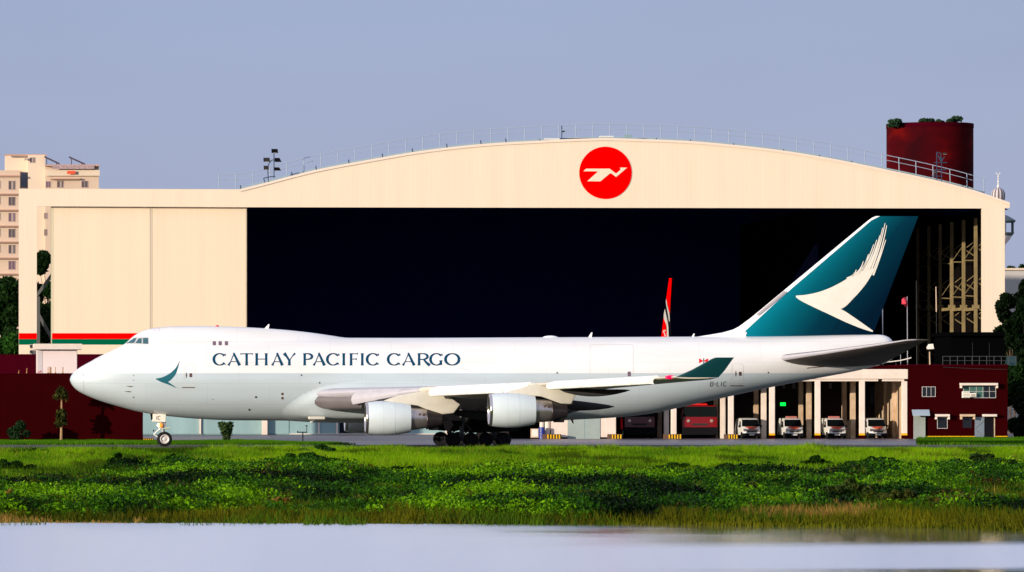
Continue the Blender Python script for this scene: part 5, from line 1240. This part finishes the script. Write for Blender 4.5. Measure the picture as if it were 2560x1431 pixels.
for p0, p1 in (((111,391),(149,409)), ((173,392),(213,410))):
    a = W(*p0, AY-.5); b = W(*p1, AY-.5); mb = MB()
    mb.add([a, b, b+Vector((0,4,.3)), a+Vector((0,4,.3)), a-Vector((0,0,.25)), b-Vector((0,0,.25)), b+Vector((0,4,.05)), a+Vector((0,4,.05))], [(0,1,2,3),(7,6,5,4),(0,4,5,1),(1,5,6,2),(2,6,7,3),(3,7,4,0)]); 
    for t_ in (.15, .8): q = a.lerp(b, t_); mb.cyl(q+Vector((0,1,0)), (q.x, AY+.5, W(0,415,AY).z), .08, n=5)
    mb.build("solar_panel", M("dark roof panel %d" % p0[0], (.06,.03,.035), .4), apt)
mb = MB(); mb.pbox(168, 188, 427.5, 435.5, AY-1.03, .02); mb.build("red_banner", M("red banner cloth", (.75,.10,.05), .7), apt)
mb = MB(); mb.pbox(130, 236, 414, 423, AY-1.2, .18); mb.build("roof_railing", M("pinkish railing", (.36,.26,.27), .7, var=.4, scale=2.5), apt)
mb = MB(); mb.pbox(61, 70, 396, 401.5, AY+.6, .35); mb.build("air_conditioner", m_cur2, apt)
# pale house behind the right hangar leg and the minaret
h = thing("pale_house", "pale flat roofed house between trees at the right edge", "building", (WX(2560, 330), 330, 0))
mb = MB(); a = W(2500, 676, 330); b = W(2640, 676, 330); mb.box(a.x, b.x, 330, 342, 0, a.z); mb.build("wall", M("pale grey render", (.50,.47,.46), .8), h); mb = MB(); mb.box(a.x-.3, b.x+.3, 329.6, 342.3, a.z, a.z+.3); mb.build("roof", m_apt2, h)
MY = 340.0; ms = (MY-CY)/FPX; mc = W(2495.5, 0, MY).x
mina = thing("minaret", "slim minaret with striped dome and crescent rising behind the right end of the hangar", "minaret", (mc, MY, 0))
m_mw = M("white minaret render", (.55,.52,.55), .7); m_ms = M("brown dome stripe", (.16,.12,.12), .6); m_mt = M("slate teal trim", (.07,.10,.12), .5)
zz = lambda py: WZ(py, MY)
mb = MB(); mb.lathe([(0, 17*ms), (zz(640), 17*ms), (zz(612), 18*ms), (zz(598), 30*ms), (zz(590), 34*ms), (zz(586), 34*ms)], (mc, MY, 0), 'z', 16, (True, True)); mb.build("shaft", m_mw, mina, True)
mb = MB(); mb.lathe([(zz(590), 35*ms), (zz(583), 40*ms), (zz(582), 40*ms)], (mc, MY, 0), 'z', 16, (True, True)); gal = mb.build("gallery_floor", m_mt, mina, True)
mb = MB(); mb.lathe([(zz(582), 20*ms), (zz(555), 20*ms)], (mc, MY, 0), 'z', 12); mb.build("gallery_core", m_mw, mina, True)
for i in range(8):
    a = 2*math.pi*(i+.35)/8; mb = MB(); mb.cyl((mc+38*ms*math.cos(a), MY+38*ms*math.sin(a), zz(583)), (mc+38*ms*math.cos(a), MY+38*ms*math.sin(a), zz(555)), 2.2*ms, n=6); mb.build("gallery_post", m_mt, mina)
mb = MB(); mb.lathe([(zz(557), 41*ms), (zz(553), 44*ms), (zz(551), 43*ms), (zz(540), 24*ms), (zz(538), 17*ms), (zz(502), 17*ms)], (mc, MY, 0), 'z', 16, (True, True)); mb.build("gallery_roof", m_mt, mina, True)
dp = [(502,15),(496,16.5),(489,17),(482,16.2),(476,13.5),(472,9),(469.5,3),(469,.5)]
ns = 24; mb = MB(); mb2 = MB()
for i in range(ns):
    a0, a1 = 2*math.pi*i/ns, 2*math.pi*(i+1)/ns; tgt = mb if i % 2 else mb2; rr = 1.0 if i % 2 else 1.03
    vs = []
    for py, r in dp: vs += [(mc+r*ms*rr*math.cos(a0), MY+r*ms*rr*math.sin(a0), zz(py)), (mc+r*ms*rr*math.cos(a1), MY+r*ms*rr*math.sin(a1), zz(py))]
    tgt.add(vs, [(2*j, 2*j+1, 2*j+3, 2*j+2) for j in range(len(dp)-1)])
dm = mb.build("dome", m_ms, mina); mb2.build("dome_rib", m_mw, dm)
mb = MB(); mb.lathe([(zz(470), 2.5*ms), (zz(466), 3.6*ms), (zz(462), 1.2*ms), (zz(458), 1*ms), (zz(455), 2.2*ms), (zz(452), 1*ms), (zz(444), .8*ms), (zz(442), 1.7*ms), (zz(439), .7*ms), (zz(436), .5*ms)], (mc, MY, 0), 'z', 10, (True, True))
pts = [(mc+4.5*ms*math.cos(R(a)), MY, zz(432.5)+4.2*ms*math.sin(R(a))) for a in range(165, 376, 14)]
mb.path(pts, .8*ms, 5); mb.build("crescent_finial", m_logo, mina)

# ------------------------------------------------------------------ vegetation
m_leaf = attr_mat("foliage", .55, .15); m_grass = attr_mat("grass blades", .6, .25); m_bark = M("bark", (.09,.06,.04), .9, var=.3, scale=3)
m_barkp = M("pale stem", (.35,.22,.11), .8, var=.2, scale=3)
def leaf_mesh(name, C, size, col, mat, parent=None, up=.35, aspect=1.6):
    """C (n,3) centres; random quads; per-leaf tint"""
    n = len(C); org = np.array(ORG.get(parent.name, (0,0,0))) if parent else np.zeros(3)
    N = rng.normal(size=(n, 3)); N[:, 2] += up; N /= np.linalg.norm(N, axis=1, keepdims=True)
    A = np.cross(N, rng.normal(size=(n, 3))); A /= np.linalg.norm(A, axis=1, keepdims=True); B = np.cross(N, A)
    s = np.asarray(size).reshape(-1, 1)*np.ones((n, 1))
    a = A*s*aspect*.5; b = B*s*.5
    V = np.stack([C-a, C-b+a*.15, C+a, C+b+a*.15], 1).reshape(-1, 3)-org
    me = bpy.data.meshes.new(name); me.vertices.add(4*n); me.vertices.foreach_set("co", V.ravel().astype(np.float32))
    me.loops.add(4*n); me.loops.foreach_set("vertex_index", np.arange(4*n, dtype=np.int32))
    me.polygons.add(n); me.polygons.foreach_set("loop_start", np.arange(0, 4*n, 4, dtype=np.int32))
    at = me.color_attributes.new("tint", 'FLOAT_COLOR', 'POINT')
    cc = np.ones((n, 4), np.float32); cc[:, :3] = col; at.data.foreach_set("color", np.repeat(cc, 4, 0).ravel())
    me.materials.append(mat); me.update(calc_edges=True); me.validate()
    o = bpy.data.objects.new(name, me); COL.objects.link(o)
    if parent: o.parent = parent
    ORG[o.name] = Vector(org); return o
def blades(name, x, y, z, h, w, col, mat, lean=.35):
    n = len(x); th = rng.uniform(0, 2*np.pi, n); lx = rng.normal(0, lean, n)*h; ly = rng.normal(0, lean, n)*h
    dx = np.cos(th)*w/2; dy = np.sin(th)*w/2*.4
    V = np.stack([np.stack([x-dx, y-dy, z-.03], 1), np.stack([x+dx, y+dy, z-.03], 1), np.stack([x+lx+dx*.1, y+ly, z+h], 1)], 1).reshape(-1, 3)
    me = bpy.data.meshes.new(name); me.vertices.add(3*n); me.vertices.foreach_set("co", V.ravel().astype(np.float32))
    me.loops.add(3*n); me.loops.foreach_set("vertex_index", np.arange(3*n, dtype=np.int32))
    me.polygons.add(n); me.polygons.foreach_set("loop_start", np.arange(0, 3*n, 3, dtype=np.int32))
    at = me.color_attributes.new("tint", 'FLOAT_COLOR', 'POINT')
    cc = np.ones((n, 4), np.float32); cc[:, :3] = col; at.data.foreach_set("color", np.repeat(cc, 3, 0).ravel())
    me.materials.append(mat); me.update(calc_edges=True); me.validate()
    o = bpy.data.objects.new(name, me); COL.objects.link(o); return o
def mixc(a, b, t): t = np.asarray(t)[:, None]; return np.array(a)*(1-t)+np.array(b)*t

def tree(px, pbase, ptop, Y, wpx, label, name="broadleaf_tree", cat="tree", group="dark trees behind the buildings", nl=9000, dark=(.003,.012,.003), light=(.012,.036,.006), trunk=True, zbase=0.0, leaf=.5, lobes=14):
    s = (Y-CY)/FPX; c = W(px, 0, Y); zt = WZ(ptop, Y); zb = WZ(pbase, Y); Rw = wpx*s/2; Rh = (zt-zb)/2
    t = thing(name, label, cat, (c.x, Y, zbase), group)
    rl = np.random.default_rng(abs(int(px*7+Y))); cen = []; rad = []
    for i in range(lobes):
        a = rl.uniform(0, 2*np.pi); rr = rl.uniform(.15, .72); v = rl.uniform(-.75, .68)
        cen.append((c.x+Rw*rr*np.cos(a)*np.sqrt(1-v*v*.7), Y+Rw*rr*np.sin(a), (zt+zb)/2+Rh*v)); rad.append(Rw*rl.uniform(.26, .46))
    cen = np.array(cen); rad = np.array(rad); idx = rl.integers(0, lobes, nl)
    d = rl.normal(size=(nl, 3)); d /= np.linalg.norm(d, axis=1, keepdims=True)
    r = rad[idx]*rl.uniform(.35, 1.08, nl)**.55
    C = cen[idx]+d*r[:, None]*np.array([1, 1, min(1.0, Rh/Rw)*.85+.1])
    tone = np.clip(rl.uniform(0, 1, lobes)[idx]*.6+rl.uniform(0, .5, nl), 0, 1)
    leaf_mesh("crown", C, leaf*rl.uniform(.6, 1.3, nl), mixc(dark, light, tone), m_leaf, t)
    if trunk:
        mb = MB(); top = Vector((c.x, Y, (zt+zb)/2)); base = Vector((c.x+.2, Y, zbase))
        mid = base.lerp(top, .5)+Vector((.3, 0, 0)); r0 = max(.12, Rw*.07)
        mb.cyl(base, mid, r0, r0*.75, 9); mb.cyl(mid, top, r0*.75, r0*.45, 9)
        for i in range(min(lobes, 7)): mb.cyl(mid.lerp(top, rl.uniform(.2, .95)), Vector(cen[i]), r0*.4, r0*.12, 6)
        mb.build("trunk", m_bark, t)
    return t
tree(15, 900, 672, 215, 110, "dark tree at the left edge in front of the apartment block")
tree(-45, 900, 640, 235, 130, "dark tree just outside the left edge of the hangar frame")
tree(48, 890, 650, 250, 90, "dark tree half hidden by the cream frame leg")
tree(118, 830, 605, 240, 92, "taller tree showing high in the gap of the door frame", nl=7000)
tree(110, 920, 735, 222, 104, "lower dark tree in the gap of the door frame", nl=7000)
tree(18, 1000, 812, 205, 100, "low bright green tree at the left edge above the maroon wall", light=(.03,.11,.012))
tree(2545, 1110, 880, 100, 90, "low dark tree beside the right wall of the office block", dark=(.005,.018,.005))
tree(2552, 960, 700, 130, 96, "tall black green tree right of the hangar leg", dark=(.002,.006,.002), light=(.006,.017,.004))
tree(2610, 1090, 740, 120, 130, "dark tree just past the right edge of the view", dark=(.002,.006,.002), light=(.006,.017,.004))
tree(2548, 740, 655, 345, 66, "treetop above the pale house at the right edge", light=(.02,.06,.012), nl=3000)
tree(2520, 900, 704, 165, 70, "narrow dark tree close behind the right hangar leg", dark=(.002,.006,.002), light=(.006,.016,.004))
tree(2575, 860, 690, 175, 96, "dark tree filling the right edge below the pale house", dark=(.002,.006,.002), light=(.006,.016,.004))
tree(2580, 1112, 985, 97, 100, "lowest broad dark tree at the right edge behind the grass strip", dark=(.002,.006,.002), light=(.006,.016,.004))
tree(2530, 1000, 800, 170, 70, "dark tree behind the black shed", dark=(.002,.006,.002), light=(.006,.016,.004))
zr = WZ(312.5, 306)-.5
for px, w, top, l in ((2240, 48, 299, "low flat shrub on the left corner of the red tower"), (2321, 50, 292, "bushy dark shrub left of the centre pair on the red tower roof"), (2356, 34, 296, "small shrub between the two larger ones on the red tower roof"), (2382, 46, 290, "shrub nearest the right corner of the red tower roof")):
    tree(px, 318, top, 302 if px < 2300 else 303, w, l, "roof_shrub", "shrub", "shrubs on the red tower roof", 1500, (.012,.035,.02), (.03,.07,.03), True, zr, .26, 8)
# slim papaya-like tree, shrubs against the maroon wall and under the jet
def sapling(px, Y, tiers, pbase, label, name, cat, nl=900):
    c = W(px, 0, Y); t = thing(name, label, cat, (c.x, Y, 0)); s = (Y-CY)/FPX
    mb = MB(); mb.cyl((c.x, Y, 0), (c.x+.05, Y, WZ(tiers[-1][0], Y)), .13, .07, 8); mb.build("trunk", m_barkp, t)
    P_, T_ = [], []
    for (py, w, h, tone) in tiers:
        z = WZ(py, Y)
        for i in range(9):
            a = 2*math.pi*i/9+py; L = w*s/2
            for j in range(nl//9//len(tiers)+1):
                u = rng.uniform(.15, 1); P_.append((c.x+L*u*math.cos(a)+rng.normal(0, .08), Y+L*u*math.sin(a)+rng.normal(0, .08), z+h*s*(.5-u*u*1.0)+rng.normal(0, .10))); T_.append(tone*rng.uniform(.3, 1))
    leaf_mesh("crown", np.array(P_), rng.uniform(.14, .32, len(P_)), mixc((.008,.016,.003), (.055,.06,.01), np.array(T_)), m_leaf, t); return t
sapling(153, 44, ((1052, 26, 26, .8), (1035, 22, 14, .9), (985, 32, 26, .8)), 1105, "slim two tiered young tree in front of the maroon building", "papaya_tree", "tree")
tree(47, 1108, 1052, 43.5, 66, "dark shrub low against the maroon building", "dark_shrub", "shrub", None, 1600, (.006,.02,.006), (.02,.05,.015), True, 0, .25, 8)
c = W(567, 1104, 36); t = thing("feathery_shrub", "feathery upright shrub standing on the grass strip under the fuselage", "shrub", (c.x, 36, 0))
n = 1500; u = rng.uniform(0, 1, n); a = rng.uniform(0, 2*np.pi, n); rr = (.12+.62*u**.8)*np.sqrt(rng.uniform(0, 1, n))
leaf_mesh("foliage", np.stack([c.x+rr*np.cos(a)-.1*u, 36+rr*np.sin(a), .1+1.75*u], 1), rng.uniform(.07, .16, n), mixc((.012,.035,.012), (.06,.10,.03), rng.uniform(0, 1, n)), m_leaf, t, 0, 3)
mb = MB(); [mb.cyl((c.x, 36, 0), (c.x+.5*math.cos(q), 36+.5*math.sin(q), 1.5), .035, .012, 5) for q in np.arange(0, 6.2, .8)]; mb.build("stem", m_bark, t)

# ---- the bank: grass, undergrowth, shrubs
def in_view(x, y, m=14):
    s = (y-CY)/FPX; return (x > CX+(100)*s-m) & (x < CX+2660*s+m)
def scatter(n, y0, y1):
    y = rng.uniform(y0, y1, n); s = (y-CY)/FPX
    x = CX+100*s-14+rng.uniform(0, 1, n)*(2560*s+28); return x, y
# short bright grass beside the taxiway and short strips beyond it
x, y = scatter(230000, -112, BANK_TOP+1.5)
keep = rng.uniform(0, 1, len(x)) < np.clip((y+118)/60, .12, 1); x, y = x[keep], y[keep]
f = np.clip(fbm(x*.16, y*.045, 3, 4)*1.7-.36, 0, 1); g = fbm(x*.5, y*.2, 9)
h = (.16+.34*f+.15*rng.uniform(0, 1, len(x)))*np.clip((BANK_TOP+2.5-y)/6, .35, 1)
col = mixc((.022,.092,.001), (.180,.345,.002), np.clip(f+rng.normal(0, .16, len(x)), 0, 1)); br = rng.uniform(0, 1, len(x)) < .03+.10*(g > .62)
col[br] = (.20,.20,.02)
h = h*(1+.9*np.clip(g-.55, 0, 1)*2); dk_ = (fbm(x*.33, y*.12, 19, 3) > .66); col[dk_] *= .35
tag(blades("grass", x, y, ground_z(x, y), h, rng.uniform(.05, .13, len(x)), col, m_grass), "short bright green grass along the near edge of the taxiway", "grass", kind="stuff")
xs_, ys_ = [], []
n = 60000; y = rng.uniform(14.5, 46.5, n); x = rng.uniform(WX(-60, 47), WX(900, 15), n); lim = WX(600, 45)+(45.5-y)/30.5*(WX(885, 15)-WX(600, 45)); k_ = x < lim; xs_.append(x[k_]); ys_.append(y[k_])
n = 40000; y = rng.uniform(14.5, 79, n); x = rng.uniform(WX(2292, 15), WX(2640, 79), n); k_ = x > WX(2292, 15)+(y-15)/64*(WX(2292, 79)-WX(2292, 15)); xs_.append(x[k_]); ys_.append(y[k_])
x = np.concatenate(xs_); y = np.concatenate(ys_); f = fbm(x*.2, y*.1, 4)
tag(blades("grass_strip", x, y, x*0, .10+.30*f, rng.uniform(.06, .14, len(x)), mixc((.022,.09,.002), (.08,.21,.003), np.clip(f+rng.normal(0, .15, len(x)), 0, 1)), m_grass), "darker green grass strip between taxiway and buildings", "grass", kind="stuff")
# reedy brown and olive grass at the water's edge
x, y = scatter(150000, -206, -128)
sh = shore(x); d = (y-sh); band = 20+34*np.clip((x+10)/12, 0, 1)*1.0
keep = (d > -1.5) & (d < band) & (rng.uniform(0, 1, len(x)) < np.clip(1.25-d/band, 0, 1)); x, y, d = x[keep], y[keep], d[keep]
f = fbm(x*.15, y*.07, 13); h = (.10+.40*f+.55*np.clip(fbm(x*1.1, y*.5, 77, 3)-.45, 0, 1)*2+.25*rng.uniform(0, 1, len(x)))*np.clip((d+3)/7, .35, 1)
col = mixc((.018,.030,.001), (.14,.135,.003), np.clip(f*1.6-.4+rng.normal(0, .2, len(x)), 0, 1)); rb = fbm(x*.09, y*.04, 31) > .66
col[rb] = mixc((.16,.09,.02), (.30,.19,.04), rng.uniform(0, 1, rb.sum()))
tag(blades("shore_grass", x, y, ground_z(x, y), h, rng.uniform(.05, .13, len(x)), col, m_grass, .28), "olive and brown reedy grass along the water's edge", "grass", kind="stuff")
# dense weedy undergrowth on the slope: thousands of small plants, leaf by leaf
x, y = scatter(15500, -186, -66)
sh = shore(x); low = sh+2+9*fbm(x*.08, x*0, 8)+15*np.clip((x+6)/10, 0, 1); up = -82+(-26)*fbm(x*.06, x*0+2, 6)
for bx, by, bw in ((748,-72,150),(300,-74,90),(352,-78,70),(430,-72,56),(503,-72,58),(20,-84,120),(1000,-92,140),(1210,-94,120),(1690,-84,150),(1840,-84,110),(2040,-76,60),(2190,-76,120),(2440,-82,140),(2520,-96,130)):
    g = np.exp(-((x-WX(bx, by))/(bw*(by-CY)/FPX*.8))**2); up = np.maximum(up, up+(by+5-up)*g)
den = fbm(x*.22, y*.10, 21, 4)
keep = (y > low) & (y < up) & (rng.uniform(0, 1, len(x)) < .70+.8*(den-.4)-.35*np.clip((y-up+22)/22, 0, 1)); x, y, den, low, up = [q[keep] for q in (x, y, den, low, up)]
nc = len(x); big = fbm(x*.13, y*.06, 33, 3); edge = np.clip((up-y)/12, .25, 1)*np.clip((y-low)/4+.4, .4, 1)
ch = (.18+1.8*np.clip(big-.34, 0, 1)*1.3+.45*rng.uniform(0, 1, nc)**2)*edge; cr = ch*rng.uniform(.6, 1.35, nc)+.15
sp = fbm(x*.20+5, y*.085, 41, 4)*2.1-.54+rng.normal(0, .10, nc)
pal = np.array([(.0012,.007,.0006), (.004,.020,.001), (.014,.062,.0015), (.034,.118,.001), (.100,.235,.001)])
cc = np.empty((nc, 3)); lv = np.clip((sp-.16)/.68, 0, .999)*4
for q in range(3): cc[:, q] = np.interp(lv, range(5), pal[:, q])
k_ = rng.uniform(0, 1, nc); cc[k_ < .04] = (.045,.055,.002); cc[(k_ > .06) & (k_ < .062)] = (.20,.40,.008); cc[(k_ > .075) & (k_ < .09)] = (.04,.03,.004)
per = np.clip((38+110*cr**1.4), 26, 210).astype(int); idx = np.repeat(np.arange(nc), per); n = len(idx)
d = rng.normal(size=(n, 3)); d /= np.linalg.norm(d, axis=1, keepdims=True); rr = rng.uniform(.25, 1.08, n)**.5
px_ = x[idx]+d[:, 0]*cr[idx]*rr; py_ = y[idx]+d[:, 1]*cr[idx]*rr
pz_ = ground_z(px_, py_)+np.maximum(.03, ch[idx]*(.42+.60*d[:, 2]*rr))
col = cc[idx]*rng.uniform(.65, 1.45, (n, 1)); lf = np.repeat(rng.uniform(.05, .14, nc), per)*rng.uniform(.7, 1.3, n)
tag(leaf_mesh("undergrowth", np.stack([px_, py_, pz_], 1), lf, col, m_leaf, None, .4, 1.9), "dense leafy green undergrowth covering the bank above the pond", "undergrowth", kind="stuff")
x, y = scatter(90000, -170, -78); f = fbm(x*.3, y*.14, 91, 3); keep = f > .50; x, y, f = x[keep], y[keep], f[keep]
tag(blades("tall_grass", x, y, ground_z(x, y), .35+.8*rng.uniform(0, 1, len(x))*f, rng.uniform(.04, .10, len(x)), mixc((.008,.03,.001), (.07,.14,.002), np.clip(rng.normal(.45, .28, len(x)), 0, 1)), m_grass, .3), "tall loose grass growing through the undergrowth", "grass", kind="stuff")

def bank_bush(px, Y, w, hgt, label, dark, light, name="bush", cat="bush", nl=2600, leaf=.17, group="bushes on the bank"):
    s = (Y-CY)/FPX; cx = WX(px, Y); z0 = float(ground_z(np.array([cx]), np.array([Y]))[0]); w = w*s
    hgt *= 1.22 if dark[1] < .02 else 1.0
    t = thing(name, label, cat, (cx, Y, z0), group)
    k = 20; u_ = rng.uniform(-1, 1, k); cen = np.stack([cx+u_*.55*w, Y+rng.uniform(-.5, .5, k)*w*.8, z0+hgt*rng.uniform(.12, .85, k)*(1-.55*np.abs(u_))], 1); rad = rng.uniform(.10, .26, k)
    idx = rng.integers(0, k, nl); d = rng.normal(size=(nl, 3)); d /= np.linalg.norm(d, axis=1, keepdims=True)
    C = cen[idx]+d*(rad[idx]*rng.uniform(.4, 1.1, nl)**.5)[:, None]*np.array([w*.55, w*.5, hgt*.75]); C[:, 2] = np.maximum(C[:, 2], z0+.02)
    leaf_mesh("foliage", C, leaf*rng.uniform(.6, 1.3, nl), mixc(dark, light, np.clip(rng.uniform(0, 1, k)[idx]*.6+rng.uniform(0, .5, nl), 0, 1)), m_leaf, t)
    mb = MB(); [mb.cyl((cx, Y, z0-.05), tuple(cen[i]), .03, .012, 5) for i in range(9)]; mb.build("stem", m_bark, t)
DK, DL = (.003,.014,.001), (.020,.065,.003)
for a in ((800,-45,120,.95,"leafy bush rising against the taxiway below the wing root",(.010,.045,.006),(.03,.09,.01)), (748,-72,150,1.15,"largest dark bush, below the leafy bush by the taxiway",DK,DL), (300,-74,80,.95,"dark round bush below the nose of the jet",DK,DL), (352,-78,60,.55,"small dark bush right behind the dark round bush",DK,DL), (430,-72,56,.9,"dark bush with an upright tuft below the nose wheel",DK,DL),
          (503,-72,58,.75,"small dark bush right of the tufted one",DK,DL), (85,-38,60,.45,"low bush near the taxiway at the left edge",(.01,.04,.004),(.04,.09,.01)), (20,-84,110,.9,"wide dark bush at the left edge",DK,DL), (1000,-92,110,.7,"dark bush below the exhaust of the inner engine",DK,DL), (1210,-94,90,.7,"dark bush below the main wheels",DK,DL),
          (1690,-84,130,.6,"dark bush below the winglet tip",DK,DL), (1840,-84,100,.6,"dark bush below the leftmost ambulance",DK,DL), (2040,-76,60,.65,"dark bush below the cream pillars",DK,DL), (2190,-76,110,.7,"dark bush below the rightmost ambulance",DK,DL), (2440,-82,130,1.3,"tall dark bush at the right below the office block",(.006,.02,.004),(.03,.06,.01)), (2520,-96,110,1.0,"wide dark bush in the right corner of the bank",DK,DL),
          (1860,-134,130,1.3,"tall dark reedy bush near the water at right",(.008,.03,.005),(.05,.07,.01)), (2120,-140,120,1.4,"dark bush right of the reedy bush near the water",(.01,.03,.005),(.05,.07,.01)), (2250,-150,90,1.3,"olive dark bush nearest the water at right",(.012,.03,.004),(.06,.07,.012)), (1560,-120,100,1.1,"dark green bush above the brown tufts",DK,(.03,.08,.012)), (620,-128,90,1.0,"dark bush on the lower bank left of centre",DK,DL), (1120,-128,90,1.0,"dark bush on the lower bank in the centre",DK,DL)):
    bank_bush(*a)
YL, YM = (.20,.34,.02), (.45,.55,.06)
for a in ((338,-122,28,.95,"yellow green broad leaved plant at left on the bank",YL,YM), (318,-132,22,.5,"low lime plant beside the yellow green one",YL,YM), (535,-112,26,.55,"small bright yellow plant right of the broad leaved one",YL,YM), (250,-136,40,.6,"lime weed patch at the lower left bank",(.10,.26,.02),(.25,.42,.04)), (505,-120,40,.5,"lime weed left below the small yellow plant",(.10,.26,.02),(.25,.42,.04)), (752,-102,34,.6,"pale lime plant in the middle of the bank",YL,YM), (1625,-104,60,.5,"lime plants right of centre on the bank",(.10,.26,.02),(.28,.46,.04)), (1990,-104,60,.6,"lime plants below the ambulances",(.10,.26,.02),(.28,.46,.04)), (2185,-106,34,.5,"yellow green plant at right on the bank",YL,YM), (470,-92,50,.35,"thin lime creeper patch below the nose wheel",(.10,.26,.02),(.22,.40,.03))):
    bank_bush(*a, name="broad_leaf_plant", cat="plant", nl=420, leaf=.20, group="lime plants on the bank")
BR, BO = (.12,.07,.012), (.32,.17,.03)
for a in ((30,-142,56,1.1,"tall brown dry tuft at the left edge by the water",(.07,.05,.01),(.34,.17,.04)), (192,-150,46,.8,"orange brown dry tuft near the water at left",BR,(.45,.20,.03)), (705,-146,56,.9,"brown dry tuft at the centre of the shore",BR,(.28,.15,.03)), (2410,-152,80,.9,"orange brown grass tuft at right near the shore",BR,(.34,.20,.03)), (1425,-104,12,.4,"tiny orange flower tuft at the centre of the bank",BR,(.5,.25,.03))):
    bank_bush(*a, name="dry_tuft", cat="plant", nl=700, leaf=.15, group="brown tufts on the bank")
# far line of trees that closes the horizon on both sides of the hangar
n = 42000; x = rng.uniform(-900, 900, n); hgt = 7+9*fbm(x*.03, x*0, 88, 4); u = rng.uniform(0, 1, n)**.7
d = 14*rng.normal(size=n)
tag(leaf_mesh("distant_woods", np.stack([x, 720+d, hgt*u*np.clip(1-np.abs(d)/40, .2, 1)], 1), rng.uniform(1.2, 2.6, n), mixc((.006,.022,.005), (.022,.06,.010), rng.uniform(0, 1, n)), m_leaf, None, .4, 1.3), "far dark line of trees along the horizon behind the airfield", "woods", kind="stuff")
